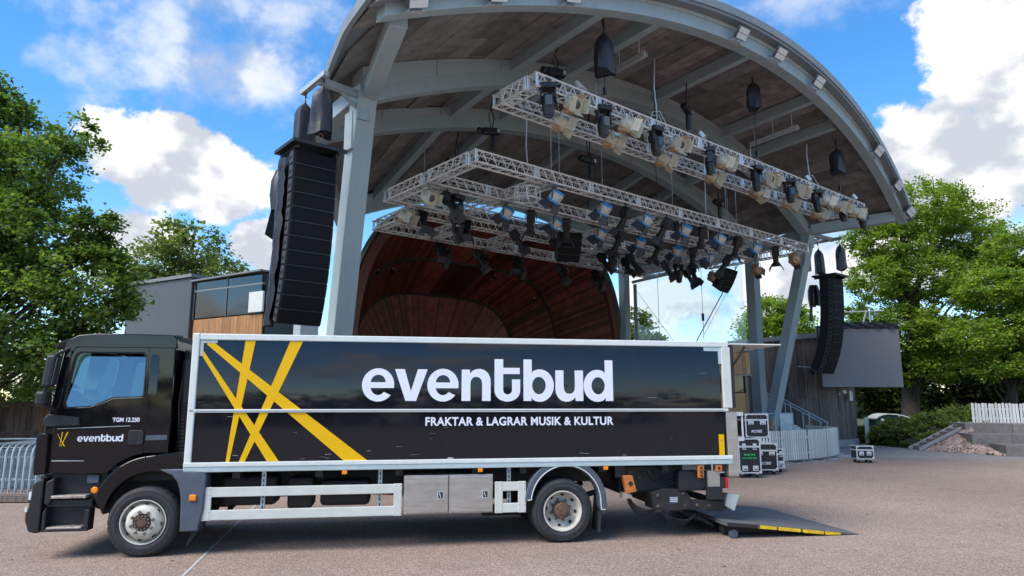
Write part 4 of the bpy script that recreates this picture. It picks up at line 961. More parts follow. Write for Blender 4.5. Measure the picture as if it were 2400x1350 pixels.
tp(MB().lathe([(.1, 0), (.17, .05), (.17, .75), (.1, .8)], (3.3, 1.95, .68), (1, 0, 0), 14), 'air_tank', M['chassis'], smooth=True)
tp(MB().box(2.3, 3.3, BY - .65, BY - .15, .5, .98), 'fuel_tank', M['alu2'], bevel=.06)
tp(MB().box(5.9, 6.5, .5, .9, .33, .45), 'spring_hanger', M['chassis'], bevel=.03)
for y in (.72, BY - .72):
    tp(MB().path([(6.3, y, .62), (6.7, y, .53), (7.02, y, .50), (7.4, y, .53), (7.8, y, .64)], .045, 6), 'leaf_spring', M['chassis'])
    tp(MB().path([(.6, y, .62), (1.33, y, .50), (2.1, y, .64)], .045, 6), 'leaf_spring', M['chassis'])
tp(MB().box(.35, 2.2, .7, BY - .7, .55, 1.1), 'engine', M['chassis'], bevel=.06)
for y in (.55, BY - .6): tp(MB().box(.62, 2.0, y, y + .05, .5, 1.08), 'wheel_well', M['chassis'])
tp(MB().box(1.56, 1.76, .45, BY - .45, 1.15, 2.75), 'air_intake', M['plastic'], bevel=.03)
ai = MB(); ai.tube((1.66, .34, 1.2), (1.66, .34, 2.6), .085, 12)
for k in range(14): ai.lathe([(.086, -.012), (.10, 0), (.086, .012)], (1.66, .34, 1.35 + k * .05), (0, 0, 1), 12)
tp(ai, 'intake_hose', M['plastic'], smooth=True)
for x, z0, z1 in ((1.62, 1.5, 2.5), (1.72, 1.4, 2.2)): tp(MB().path([(x, .28, z0), (x - .02, .24, (z0 + z1) / 2), (x, .3, z1)], .012, 6), 'coiled_hose', M['plastic'])
# tail: wheel chock, lamps, lift
ck = MB(); ck.prism([(7.95, .93), (8.09, .93), (8.15, .70), (8.0, .665)], .0, .13); c_ = tp(ck, 'wheel_chock', M['brownorange'], bevel=.01)
tp(MB().lathe([(.035, 0), (.035, -.004)], (8.055, -.002, .815), (0, 1, 0), 16), 'chock_slot', M['chassis'], c_)
tp(MB().prism([(7.94, .69), (8.06, .66), (8.1, .60), (7.93, .60)], .02, .15), 'chock_holder', M['steel'])
tp(MB().box(7.85, 8.0, .1, .14, .9, 1.06), 'bracket_plate', M['chassis'])
tp(MB().box(8.05, 9.0, .3, .42, .66, 1.04), 'tail_bracket', M['chassis'], bevel=.02); tp(MB().box(8.0, 8.75, .4, 2.1, .62, 1.0), 'tail_box', M['chassis'], bevel=.03)
tp(MB().box(8.85, 9.3, .08, .2, .68, .98), 'side_plate', M['plastic'], bevel=.02)
ol = tp(MB().box(9.13, 9.225, .0, .05, .875, 1.065), 'control_box', M['brownorange'], bevel=.012)
for k in range(3): tp(MB().lathe([(.018, 0), (.014, -.014)], (9.18, -.001, .915 + k * .055), (0, 1, 0), 12), 'control_button', M['chassis'], ol)
o2 = tp(MB().box(9.42, 9.525, .0, .05, .965, 1.065), 'tail_marker', M['brownorange'], bevel=.012); tp(MB().lathe([(.022, 0), (.018, -.008)], (9.47, -.001, 1.015), (0, 1, 0), 14), 'marker_lens', M['plastic'], o2)
tp(MB().box(9.3, 9.5, .05, .12, .56, .98), 'lamp_bracket', M['steel']); tp(MB().box(9.26, 9.52, .02, .05, .555, .74), 'splash_plate', M['plastic'])
for y in (.03, BY - .13): tp(MB().box(9.51, 9.58, y, y + .1, .715, .87), 'lamp_base', M['plastic'], bevel=.01); tp(MB().box(9.58, 9.63, y, y + .1, .715, .87), 'tail_lamp', M['red'], bevel=.015)
lf = MB(); lf.prism([(8.45, .42), (8.42, .66), (8.62, .72), (8.95, .70), (9.05, .58), (9.05, .42), (8.8, .38)], .12, .5); tp(lf, 'lift_head', M['chassis'], bevel=.015)
tp(MB().box(8.70, 8.84, .113, .118, .50, .60), 'type_plate', M['greyplastic'])
for k in range(3): tp(MB().box(8.71, 8.83, .1115, .1128, .525 + k * .025, .535 + k * .025), 'type_plate_line', M['letter'])
for x, z in ((8.95, .47), (9.15, .46), (9.35, .45), (8.52, .62), (8.52, .46), (8.92, .64)): tp(MB().lathe([(.028, 0), (.028, -.012), (.014, -.02)], (x, .138 if x > 8.9 and z < .6 else .12, z), (0, 1, 0), 8), 'pivot_bolt', M['rust'])
for k in range(6): tp(MB().lathe([(.014, 0), (.014, -.012)], (8.15 + k * .15, .298, .95 - .08 * (k % 2)), (0, 1, 0), 6), 'frame_bolt', M['bolt'])
cb_ = MB()
for k in range(4): cb_.path(smooth_path([(8.3 + k * .1, .28, 1.0), (8.45 + k * .1, .24, .86 - k * .03), (8.8 + k * .08, .22, .9), (9.1, .16, .98)]), .009, 6)
tag(tp(cb_, 'wiring', M['plastic'], smooth=True), kind='stuff')
tp(MB().box(8.5, 9.0, .5, 2.0, .45, .6), 'lift_beam', M['chassis'], bevel=.02)
for y in (.14, 1.9): tp(MB().prism([(8.9, .56), (9.60, .50), (9.64, .40), (9.55, .36), (8.9, .40)], y, y + .09), 'lift_arm', M['chassis'], bevel=.012)
for y in (.1, 2.0):
    tp(MB().hexa([(9.60, y, .44), (9.74, y, .36), (9.74, y + .16, .36), (9.60, y + .16, .44)], [(9.64, y, .63), (9.84, y, .60), (9.84, y + .16, .60), (9.64, y + .16, .63)]), 'underrun_end', M['bracket'], bevel=.01)
tp(MB().box(9.55, 9.62, .2, 2.1, .42, .52), 'underrun_bar', M['chassis'], bevel=.01)
for y in (.35, .62, 1.6, 1.86):
    cy = MB(); cy.tube((8.75, y, .47), (9.25, y, .24), .05, 10); cy.tube((9.25, y, .24), (9.5, y, .13), .03, 10); tp(cy, 'hydraulic_ram', M['chassis'], smooth=True)
    bl_ = MB()
    for k in range(6): bl_.lathe([(.052, -.012), (.066, 0), (.052, .012)], Vector((9.02, y, .345)) + Vector((.5, 0, -.23)) * (k * .075), (.9, 0, -.42), 12)
    tp(bl_, 'ram_bellows', M['plastic'])
hs_ = MB()
for k in range(5): hs_.path(smooth_path([(8.12, .3 + k * .03, .74), (8.16, .27 + k * .03, .52 - k * .015), (8.36, .2 + k * .03, .40 - k * .028), (8.62, .2, .44 + k * .012)]), .0085, 6)
for k in range(4): hs_.path(smooth_path([(8.60, .16 + k * .02, .46), (8.70, .12 + k * .02, .31 - k * .03), (8.95, .14 + k * .02, .25 - k * .025), (9.15, .2, .32)]), .0085, 6)
tag(tp(hs_, 'hydraulic_hoses', M['plastic'], smooth=True), kind='stuff')
# platform on the ground
RY0, RY1 = -.12, 2.55
def rz(x): return interp(x, [(9.5, .245), (10.05, .19), (11.63, .012)])
pf = MB(); pts = [(9.50, .185), (9.50, .25), (10.05, .195), (11.66, .012), (11.66, .005), (11.2, .022), (10.05, .135)]
tp(pf.prism(pts, RY0, RY1), 'lift_platform', M['rampgrey'])
for y in (RY0 + .25, 1.2, RY1 - .4): tp(MB().prism([(9.55, .06), (9.55, .185), (10.05, .13), (11.0, .03), (10.2, .03)], y, y + .12), 'platform_rib', M['chassis'])
es = MB(); es.prism([(9.5, .24), (10.02, .187), (10.02, .14), (9.5, .19)], RY0 - .012, RY0 - .001); tp(es, 'platform_side', M['chassis'])
for x0, x1 in ((9.98, 10.29), (10.32, 10.68), (10.72, 11.06), (11.09, 11.34)):
    tp(MB().prism([(x0, rz(x0) - .006), (x1, rz(x1) - .006), (x1, max(.012, rz(x1) - .052)), (x0, rz(x0) - .055)], RY0 - .012, RY0 - .001), 'yellow_edge', M['yellowdirty'])
tp(MB().lathe([(.03, -.035), (.062, -.03), (.066, 0), (.062, .03), (.03, .035)], (9.62, RY0 + .06, .066), (0, 1, 0), 18), 'platform_roller', M['greyplastic'], smooth=True)
tp(MB().bar((9.62, RY0 + .12, .066), (9.62, RY0 + .12, .22), .05, .02), 'roller_bracket', M['chassis'])
# scuffs and scratches on the side
sc_ = MB(); rs = random.Random(21)
for k in range(34):
    x = rs.uniform(2.2, 9.3); z, y = rs.choice(((rs.uniform(1.22, 1.85), .0116), (rs.uniform(1.95, 2.8), .0116), (rs.uniform(1.08, 1.13), -.0105), (rs.uniform(1.21, 1.3), .0116), (rs.uniform(1.15, 1.2), -.0185)))
    w_ = rs.uniform(.02, .13); h_ = rs.uniform(.001, .004); sl = rs.uniform(-.12, .12) * w_
    sc_.prism([(x, z), (x + w_, z + sl), (x + w_, z + sl + h_), (x, z + h_)], y, y - .0004)
tag(tp(sc_, 'scratches', M['bracket']), kind='stuff')
tp(MB().prism([(5.32, 1.215), (5.40, 1.213), (5.42, 1.222), (5.35, 1.228)], .0116, .011), 'chipped_patch', M['white'])
rv_ = MB()
for k in range(27):
    for z in (1.885, 2.93): rv_.lathe([(.006, 0), (.004, -.003)], (1.95 + k * .29, -.0125 if z < 2 else -.007, z), (0, 1, 0), 6)
tag(tp(rv_, 'rail_rivets', M['bracket']), kind='stuff')
# cab door lettering
wordmark(.407, 1.490, .565 / 591, CY - .006, M['letter'], truck, 'door_letter')
sxx = lambda p: (.158 + (p[0] - 1.915) * .0999, 1.43 + (p[1] - 1.205) * .1115)
for k, pg in enumerate(ST.values()): tp(MB().prism([sxx(p) for p in pg], CY - .0055 - k * .0004, CY - .0059 - k * .0004), 'door_stripe', M['yellow'])
lettering('model_badge', 'TGM 12.250', .82, 1.745, .34, .058, M['letter'], truck, y=CY - .006, bold=.03, th=.002)
def flood_small():
    t = thing('square_flood_lamp', '', 'flood lamp')
    MB().box(-.02, .02, -.02, .02, 0, .08).build('bracket', M['galv'], t)
    T = Matrix.Translation((0, 0, .16)) @ Matrix.Rotation(R(-35), 4, 'X')
    b = MB().box(-.17, .17, -.05, .06, -.11, .11); b.v = [tuple(T @ Vector(p)) for p in b.v]; o = b.build('housing', M['alu2'], t, bevel=.015)
    b = MB().box(-.145, .145, -.056, -.05, -.09, .09); b.v = [tuple(T @ Vector(p)) for p in b.v]; b.build('glass', M['lamp'], o)
    return t
def flood_double():
    t = thing('roof_flood_lamp', '', 'flood lamp')
    m = MB(); m.box(-.28, .28, -.06, .12, -.05, -.02); m.bar((-.2, -.04, -.04), (-.26, -.28, .1), .03, .03); m.bar((.2, -.04, -.04), (.26, -.28, .1), .03, .03)
    m.build('bracket', M['alu2'], t)
    T = Matrix.Translation((0, -.32, .12)) @ Matrix.Rotation(R(38), 4, 'X')
    b = MB().box(-.30, .30, .0, .10, -.20, .20); b.v = [tuple(T @ Vector(p)) for p in b.v]; o = b.build('housing', M['barn'], t, bevel=.015)
    for z0, z1 in ((-.185, -.01), (.01, .185)):
        b = MB().box(-.27, .27, -.008, .0, z0, z1); b.v = [tuple(T @ Vector(p)) for p in b.v]; b.build('lamp_glass', M['lamp'], o)
    t.scale = (.82, .82, .82)
    return t
# ------------------------------------------------------------------ lighting trusses
TS = .30
def loom(par, p, q, seed, sag=.10, n=26, r=.022):
    """black cable bundle tied along a truss"""
    r_ = random.Random(seed); P_ = Vector(l(*p)); Q = Vector(l(*q)); pts = []
    for k in range(n + 1):
        t = k / n; c = P_.lerp(Q, t); pts.append(c + Vector((0, r_.uniform(-.05, .05), -TS * .55 + r_.uniform(-sag, sag * .6))))
    MB().path(pts, r, 5).build('cable_loom', M['plastic'], par, smooth=True)
def truss_mesh(L_, name='truss_section'):
    m = MB(); r1, r2 = .026, .0125; a = TS / 2
    for y in (-a, a):
        for z in (0, -TS): m.tube((0, y, z), (L_, y, z), r1, 6)
    n = max(2, round(L_ / .36)); st_ = (L_ - .16) / n
    for k in range(n):
        x0 = .08 + k * st_; x1 = x0 + st_; xm = (x0 + x1) / 2
        for y in (-a, a): m.tube((x0, y, -TS), (xm, y, 0), r2, 4); m.tube((xm, y, 0), (x1, y, -TS), r2, 4)
        m.tube((x0, -a, -TS), (xm, a, -TS), r2, 4); m.tube((xm, a, -TS), (x1, -a, -TS), r2, 4)
        m.tube((x0, a, 0), (xm, -a, 0), r2, 4); m.tube((xm, -a, 0), (x1, a, 0), r2, 4)
    for x in (.03, .075, L_ - .075, L_ - .03):
        for y in (-a, a): m.tube((x, y, 0), (x, y, -TS), .017, 5)
        for z in (0, -TS): m.tube((x, -a, z), (x, a, z), .015, 5)
    me = m.mesh(name, True); me.materials.append(M['aluminium']); return me
_tm = {}
def truss(par, p, q):                                    # p,q stage-local (u,v,z)
    P_ = Vector(l(*p)); Q = Vector(l(*q)); D = Q - P_; L_ = D.length; n = max(1, round(L_ / 2.05)); sl_ = round(L_ / n, 3)
    if sl_ not in _tm: _tm[sl_] = truss_mesh(sl_)
    for k in range(n): put('truss_section', _tm[sl_], None, par, loc=P_ + D * (k / n), rot=(0, -math.asin(D.z / L_), math.atan2(D.y, D.x)))
def corner(par, u, v, z):
    a = TS / 2 + .02; MB().box(u - a, u + a, -v - a, -v + a, z - TS - .015, z - TS + .01).build('corner_plate', M['alu2'], par)
Z1, Z2, Z3 = 9.30, 8.15, 8.02
r1 = thing('front_lighting_rig', 'long narrow aluminium box truss rig nearest the roof front edge', 'truss rig', SO, SR)
truss(r1, (-8.2, 2.25, Z1), (8.2, 2.25, Z1)); truss(r1, (-8.2, 1.0, Z1), (8.2, 1.0, Z1))
for u in (-8.05, -2.7, 2.7, 8.05): truss(r1, (u, 1.15, Z1), (u, 2.1, Z1))
loom(r1, (-8.1, 2.2, Z1), (8.1, 2.2, Z1), 1); loom(r1, (-8.1, 1.05, Z1), (8.1, 1.05, Z1), 2)
r2 = thing('middle_lighting_rig', 'wide aluminium truss grid hung over the middle of the stage', 'truss rig', SO, SR)
for v in (0, -2.1, -4.2): truss(r2, (-8.2, v, Z2), (8.2, v, Z2))
for u in (-8.05, -5.4, 0, 5.4, 8.05):
    truss(r2, (u, -.15, Z2), (u, -1.95, Z2)); truss(r2, (u, -2.25, Z2), (u, -4.05, Z2))
for u in (-5.4, 0, 5.4): corner(r2, u, 0, Z2 - .02); corner(r2, u, -2.1, Z2 - .02)
for k, v in enumerate((0, -2.1, -4.2)): loom(r2, (-8.1, v, Z2), (8.1, v, Z2), 3 + k)
r3 = thing('rear_lighting_rig', 'aluminium truss grid hung lowest at the mouth of the wooden shell', 'truss rig', SO, SR)
for v in (-4.75, -7.0): truss(r3, (-7.05, v, Z3), (7.05, v, Z3))
for u in (-6.9, -4.7, -2.3, 2.3, 6.9): truss(r3, (u, -4.9, Z3), (u, -6.85, Z3))
for u in (-4.7, -2.3, 2.3): corner(r3, u, -7, Z3 - .02)

for k, v in enumerate((-4.75, -7.0)): loom(r3, (-7, v, Z3), (7, v, Z3), 8 + k)
# ------------------------------------------------------------------ lamps (origin at the hook; audience is -y)
def hook(par, m='blackmetal'):
    h = MB(); h.path([(0, .04, .02), (.05, .04, .05), (.05, .04, -.03), (0, .04, -.05)], .012, 5); h.tube((0, .04, -.05), (0, .04, -.1), .014, 6)
    h.build('hook_clamp', M[m], par)
def make_fresnel(mm, name='barn_door_lamp'):
    t = thing(name, '', 'stage lamp'); hook(t)
    T = Matrix.Translation((0, 0, -.40)) @ Matrix.Rotation(R(22), 4, 'X')
    def b(mb, n_, m_, par=t, **k):
        mb.v = [tuple(T @ Vector(p)) for p in mb.v]; return mb.build(n_, m_, par, **k)
    yk = MB(); yk.path([(-.24, .04, -.40), (-.24, .04, -.2), (-.2, .04, -.12), (-.1, .04, -.09), (.1, .04, -.09), (.2, .04, -.12), (.24, .04, -.2), (.24, .04, -.40)], .016, 6); yk.build('yoke', M['white'] if mm == 'cream' else M['galv'], t)
    body = b(MB().lathe([(.05, .26), (.15, .25), (.185, .2), (.19, .05), (.20, .04), (.20, -.10), (.185, -.12)], (0, 0, 0), (0, 1, 0), 20), 'housing', M[mm], smooth=True)
    b(MB().box(-.14, .14, .0, .24, -.245, -.16), 'base_box', M['creamrust'] if mm == 'cream' else M[mm], body, bevel=.015)
    vt = MB()
    for k in range(4): vt.box(-.15, .15, .05 + k * .05, .065 + k * .05, .165, .20)
    b(vt, 'vent_fins', M[mm], body)
    fr = b(MB().box(-.21, .21, -.15, -.12, -.21, .21), 'front_frame', M[mm], bevel=.008)
    b(MB().lathe([(.001, -.012), (.06, -.010), (.115, 0), (.125, .01)], (0, -.15, 0), (0, 1, 0), 20, caps=False), 'lens', M['lens'], fr, smooth=True)
    for k, (a, ang) in enumerate(((0, 74), (90, 82), (180, 66), (270, 78))):
        w0, w1, L_ = .18, .14 + .04 * (k % 2), .215
        d = MB().hexa([(-w0, -.15, .2), (w0, -.15, .2), (w0, -.16, .2), (-w0, -.16, .2)], [(-w1, -.15 - L_ * math.sin(R(ang)), .2 + L_ * math.cos(R(ang))), (w1, -.15 - L_ * math.sin(R(ang)), .2 + L_ * math.cos(R(ang))), (w1, -.16 - L_ * math.sin(R(ang)), .2 + L_ * math.cos(R(ang))), (-w1, -.16 - L_ * math.sin(R(ang)), .2 + L_ * math.cos(R(ang)))])
        Ry = Matrix.Rotation(R(a), 4, 'Y'); d.v = [tuple(Ry @ Vector(p)) for p in d.v]
        b(d, 'barn_door', M['cream'] if mm == 'cream' else M['barn'])
    t.scale = (.88, .88, .88)
    return t
def make_moving():
    t = thing('moving_head', '', 'moving light'); hook(t)
    MB().box(-.19, .19, -.13, .17, -.24, -.1).build('base', M['blackmetal'], t, bevel=.03)
    y = MB()
    for s_ in (-1, 1): y.hexa([(s_ * .165, -.07, -.56), (s_ * .195, -.07, -.56), (s_ * .195, .11, -.56), (s_ * .165, .11, -.56)], [(s_ * .12, -.06, -.24), (s_ * .18, -.06, -.24), (s_ * .18, .1, -.24), (s_ * .12, .1, -.24)])
    y.build('yoke_arm', M['blackmetal'], t, bevel=.015)
    h = MB().lathe([(.001, .17), (.10, .165), (.145, .12), (.155, 0), (.15, -.12), (.12, -.28), (.11, -.34), (.095, -.35)], (0, .02, -.52), (0, 0, 1), 18).build('head', M['blackmetal'], t, smooth=True)
    MB().box(-.08, .08, -.155, -.125, -.66, -.42).build('head_window', M['lens'], h, bevel=.01)
    MB().lathe([(.09, 0), (.06, -.02), (.001, -.025)], (0, .02, -.872), (0, 0, 1), 16, caps=False).build('lens', M['lens'], h)
    return t
def make_blue():
    t = thing('blue_capped_lamp', '', 'stage lamp'); hook(t)
    T = Matrix.Translation((0, .0, -.36)) @ Matrix.Rotation(R(48), 4, 'X')
    def b(mb, n_, m_, par=t, **k): mb.v = [tuple(T @ Vector(p)) for p in mb.v]; return mb.build(n_, m_, par, **k)
    yk = MB(); yk.path([(-.2, .04, -.42), (-.2, .04, -.16), (-.12, .04, -.09), (.12, .04, -.09), (.2, .04, -.16), (.2, .04, -.42)], .014, 6); yk.build('yoke', M['blackmetal'], t)
    bd = b(MB().lathe([(.165, .19), (.17, .18), (.17, -.06)], (0, 0, 0), (0, 1, 0), 22, caps=False), 'housing', M['silver'], smooth=True)
    f = MB()
    for k in range(14): a = k / 14 * 2 * math.pi; f.bar((.172 * math.cos(a), -.05, .172 * math.sin(a)), (.172 * math.cos(a), .18, .172 * math.sin(a)), .02, .02, up=Vector((math.cos(a), 0, math.sin(a))))
    b(f, 'cooling_ribs', M['silver'], bd)
    b(MB().lathe([(.176, .19), (.18, .205), (.16, .235), (.001, .245)], (0, 0, 0), (0, 1, 0), 22, caps=False), 'blue_cap', M['bluecan'])
    b(MB().lathe([(.178, -.09), (.18, -.06), (.176, -.03)], (0, 0, 0), (0, 1, 0), 22), 'blue_ring', M['bluecan'])
    b(MB().lathe([(.16, -.095), (.001, -.12)], (0, 0, 0), (0, 1, 0), 18, caps=False), 'lens', M['lens'])
    for k, (a, ang) in enumerate(((0, 70), (90, 60), (180, 72), (270, 60))):
        w0, w1, L_ = .15, .19, .25
        d = MB().hexa([(-w0, -.1, .17), (w0, -.1, .17), (w0, -.108, .17), (-w0, -.108, .17)], [(s1 * w1, -.1 - o_ - L_ * math.sin(R(ang)), .17 + L_ * math.cos(R(ang))) for s1, o_ in ((-1, 0), (1, 0), (1, .008), (-1, .008))])
        Ry = Matrix.Rotation(R(a), 4, 'Y'); d.v = [tuple(Ry @ Vector(p)) for p in d.v]; b(d, 'barn_door', M['barn'])
    return t
def make_profile():
    t = thing('black_spotlight', '', 'spotlight'); hook(t)
    T = Matrix.Translation((0, 0, -.32)) @ Matrix.Rotation(R(58), 4, 'X')
    def b(mb, n_, m_, par=t, **k): mb.v = [tuple(T @ Vector(p)) for p in mb.v]; return mb.build(n_, m_, par, **k)
    yk = MB(); yk.path([(-.17, .04, -.36), (-.17, .04, -.12), (.17, .04, -.12), (.17, .04, -.36)], .014, 6); yk.build('yoke', M['blackmetal'], t)
    bd = b(MB().box(-.13, .13, -.08, .26, -.14, .13), 'lamp_house', M['blackmetal'], bevel=.03)
    f = MB()
    for k in range(5): f.box(-.14, .14, -.02 + k * .055, .0 + k * .055, .12, .155)
    b(f, 'cooling_fins', M['blackmetal'], bd)
    b(MB().lathe([(.10, 0), (.10, -.26), (.125, -.28), (.125, -.36)], (0, -.08, 0), (0, 1, 0), 16), 'lens_tube', M['blackmetal'], smooth=True)
    b(MB().box(-.15, .15, -.46, -.44, -.15, .15), 'colour_frame', M['barn'])
    for s_ in (-1, 1): b(MB().hexa([(s_ * .15, -.45, -.13), (s_ * .158, -.45, -.13), (s_ * .158, -.45, .13), (s_ * .15, -.45, .13)], [(s_ * .25, -.66, -.16), (s_ * .258, -.66, -.16), (s_ * .258, -.66, .16), (s_ * .25, -.66, .16)]), 'barn_door', M['barn'])
    return t
ORD = ['first', 'second', 'third', 'fourth', 'fifth', 'sixth', 'seventh', 'eighth', 'ninth', 'tenth', 'eleventh', 'twelfth', 'thirteenth', 'fourteenth', 'fifteenth', 'sixteenth', 'seventeenth']
def series(make, spots, label, group, seed=1, **k):
    """spots: (u, v, z hook, yaw degrees); label has {} for the ordinal counted from the left"""
    r_ = random.Random(seed); proto = None
    for i, (u, v, z, yaw) in enumerate(spots):
        lb = label.format(ORD[i]); loc = S(u, v, z); rot = (0, R(r_.uniform(-3, 3)), SR + R(yaw))
        if proto is None:
            proto = make(**k); proto.location = loc; proto.rotation_euler = rot; proto['label'] = lb; proto['group'] = group
        else: dup(proto, loc, rot, lb, group)
rr = random.Random(8)
HB = Z1 - TS - .03
series(make_fresnel, [(u, 2.48, HB + .2, rr.uniform(-12, 38)) for u in (-7.1, -5.15, -3.15, -1.0, 1.35, 3.2, 5.0, 6.1, 7.3)], 'cream barn door lamp, {} from the left along the front truss', 'cream lamps on the front truss', 1, mm='cream')
series(make_fresnel, [(u, 1.75, HB + .05, rr.uniform(35, 80)) for u in (-6.75, -4.95, -2.8, -.5, 1.9, 3.9, 5.9)], 'cream lamp turned aside, {} from the left along the back of the front rig', 'cream lamps on the back of the front rig', 2, mm='cream')
series(make_moving, [(u, 2.42, HB + .24, rr.uniform(-40, 40)) for u in (-7.85, -6.0, -4.0, -1.6, .8, 2.7, 4.5, 6.4, 7.9)], 'black moving light, {} from the left between cream lamps of the front truss', 'moving lights on the front truss', 3)
HB2 = Z2 - TS - .03
series(make_blue, [(u, 0, HB2, 190 + rr.uniform(-30, 30)) for u in (-5.38, -3.44, -1.6, .37, 2.27, 4.51)], 'blue capped silver lamp, {} from the left on the front line of the middle grid', 'blue capped lamps on the middle grid front line', 4)
series(make_blue, [(u, -2.1, HB2, 190 + rr.uniform(-30, 30)) for u in (-5.39, -3.45, -1.39, .62, 2.7, 4.69)], 'blue capped silver lamp, {} from the left on the centre line of the middle grid', 'blue capped lamps on the middle grid centre line', 5)
series(make_profile, [(u, -4.2, HB2, rr.uniform(-60, 60)) for u in (-6.94, -5.26, -3.22, -1.4, 2.66, 4.77, 6.6)], 'black spotlight, {} from the left on the rear line of the middle grid', 'black spotlights on the middle grid', 6)
series(make_profile, [(u, -7, Z3 - TS - .03, rr.uniform(-50, 50)) for u in (-4.45, -2.73, -.87, 1.42, 3.56)], 'black spotlight, {} from the left along the rear rig before the shell', 'black spotlights on the rear rig', 7)
series(make_moving, [(u, -7.05, Z3 - TS - .1, rr.uniform(-50, 50)) for u in (-4.1, -2.4, -.5, 1.8, 3.95)], 'black moving light, {} from the left along the rear rig before the shell', 'moving lights on the rear rig', 9)
series(make_moving, [(-7.11, -2.1, HB2, 10), (-5.6, -4.2, HB2, 0), (1.56, -4.2, HB2, 20), (5.63, -4.2, HB2, -15)], 'black moving light, {} from the left hanging under the middle grid', 'moving lights under the middle grid', 10)
series(make_profile, [(-7.44, -2.1, HB2, 30), (1.6, -4.75, HB2, 10), (2.98, -4.75, HB2, -20), (7.0, -4.75, HB2, 50)], 'black spotlight, {} from the left between the middle and rear grids', 'black spotlights between the grids', 11)
series(make_fresnel, [(-8.05, -2.1, HB2, 5), (-7.5, -4.2, HB2, 25)], 'cream barn door lamp at the left end of the middle grid, {} from the audience', 'cream lamps at the left end of the middle grid', 12, mm='cream')
series(make_fresnel, [(8.1, -4.2, HB2, 80), (8.1, -2.1, HB2, 95), (7.3, 0, HB2, 85)], 'brown scorched lamp under the right end of the middle grid, {} counted from the rear', 'scorched lamps at the right end of the middle grid', 13, mm='creamrust')
series(make_profile, [(u, -2.1, HB2, rr.uniform(120, 240)) for u in (-4.4, -2.9, -.4, 1.7, 3.7, 5.9)], 'black spotlight, {} from the left between blue lamps on the grid centre line', 'black spotlights on the grid centre line', 16)
series(make_profile, [(u, 0, HB2, rr.uniform(120, 240)) for u in (-2.5, -.6, 1.3, 3.4, 5.9)], 'black spotlight, {} from the left between blue lamps on the grid front line', 'black spotlights on the grid front line', 17)
# small flat floods standing on the front truss
series(lambda: flood_small(), [(u, 2.25, Z1 + .03, y) for u, y in ((-6.6, 20), (-1.7, 30), (4.3, 35), (7.7, 40))], 'small square flood lamp, {} from the left standing on top of the front truss', 'flood lamps on top of the front truss', 14)
# flood lamps along the front arch
FL = [(-11.45, 'at the left foot of the arch'), (-9.7, 'second from the left'), (-7.8, 'third from the left'), (-1.8, 'left of the crown'), (.15, 'right of the crown'), (2.5, 'third from the crown'), (7.5, 'third from the right foot'), (9.8, 'second from the right foot'), (11.5, 'at the right foot of the arch')]
proto = None
for u, w_ in FL:
    z = 11.88 - .0186 * u * u; v = 2.32 + .406 * (z - 9.4) + .2; sl_ = math.atan(-2 * .0186 * u)
    loc = S(u, v, z + .02); lb = 'twin panel flood lamp on the front roof arch, ' + w_
    q = Matrix.Rotation(SR, 4, 'Z') @ Matrix.Rotation(-sl_, 4, 'Y')
    if proto is None: proto = flood_double(); proto.location = loc; proto.rotation_euler = q.to_euler(); proto['label'] = lb; proto['group'] = 'flood lamps along the front roof arch'
    else: dup(proto, loc, q.to_euler(), lb, 'flood lamps along the front roof arch')

# ------------------------------------------------------------------ hoists, bags, cable baskets
def bag_mesh(H, r, seed, n=22):
    r_ = random.Random(seed); prof = [(0, .03), (.06, .04), (.14, .10), (.24, .62), (.34, .86), (.5, .93), (.7, .97), (.88, 1.0), (1.0, 1.02)]
    ph = [r_.uniform(0, 6.28) for _ in range(6)]; vs = []
    for t, k in prof:
        for j in range(n):
            a = j / n * 2 * math.pi; wv = 1 + (.10 * math.sin(3 * a + ph[0] + 2 * t) + .07 * math.sin(7 * a + ph[1]) * (1 - t * .5) + .05 * math.sin(5 * a + ph[2] + 9 * t))
            rr_ = r * k * wv; vs.append((rr_ * math.cos(a), rr_ * .82 * math.sin(a), -t * H - (.05 * math.sin(2 * a + ph[3]) if t > .95 else 0)))
    m = len(prof); fs = [(i * n + j, i * n + (j + 1) % n, (i + 1) * n + (j + 1) % n, (i + 1) * n + j) for i in range(m - 1) for j in range(n)]
    fs.append(tuple(range(n)))
    nb_ = len(vs); b = MB(); b.v = list(vs); b.f = fs
    b.v += [(x * .93, y * .93, z + .03) for x, y, z in vs[-n:]]; b.f.append(tuple(nb_ + j for j in range(n)))
    return b
def bag_hoist(u, v, ztop, H, r, zdown, zup, label, seed, bag_dz=0):
    t = thing('bagged_chain_hoist', label, 'chain hoist', S(u, v, ztop), SR, 'chain hoists in black rain bags')
    bag_mesh(H, r, seed).build('rain_bag', M['blackbag'], t, smooth=True)
    c = MB(); c.path([(0, 0, -.05), (.03, .02, (zup - ztop) * .5), (0, 0, zup - ztop)], .018, 5); c.path([(.04, 0, -.05), (-.04, .03, (zup - ztop) * .5), (.03, 0, zup - ztop)], .014, 5); c.build('sling', M['blackmetal'], t)
    if zdown is not None:
        d = MB(); d.tube((0, 0, -H + .1), (0, 0, zdown - ztop + .25), .012, 5); d.box(-.035, .035, -.035, .035, zdown - ztop + .24, zdown - ztop + .42); d.build('load_chain', M['blackmetal'], t)
        k = MB(); k.path([(.0, 0, zdown - ztop + .25), (.045, 0, zdown - ztop + .19), (.045, 0, zdown - ztop + .08), (0, 0, zdown - ztop + .02), (-.045, 0, zdown - ztop + .08), (-.045, 0, zdown - ztop + .19), (0, 0, zdown - ztop + .25)], .012, 5); k.build('shackle', M['chain'], t)
    return t
bag_hoist(-5.75, 2.25, 11.35, 1.25, .29, Z1, 11.65, 'large black bag over a chain hoist above the left of the front truss', 3)
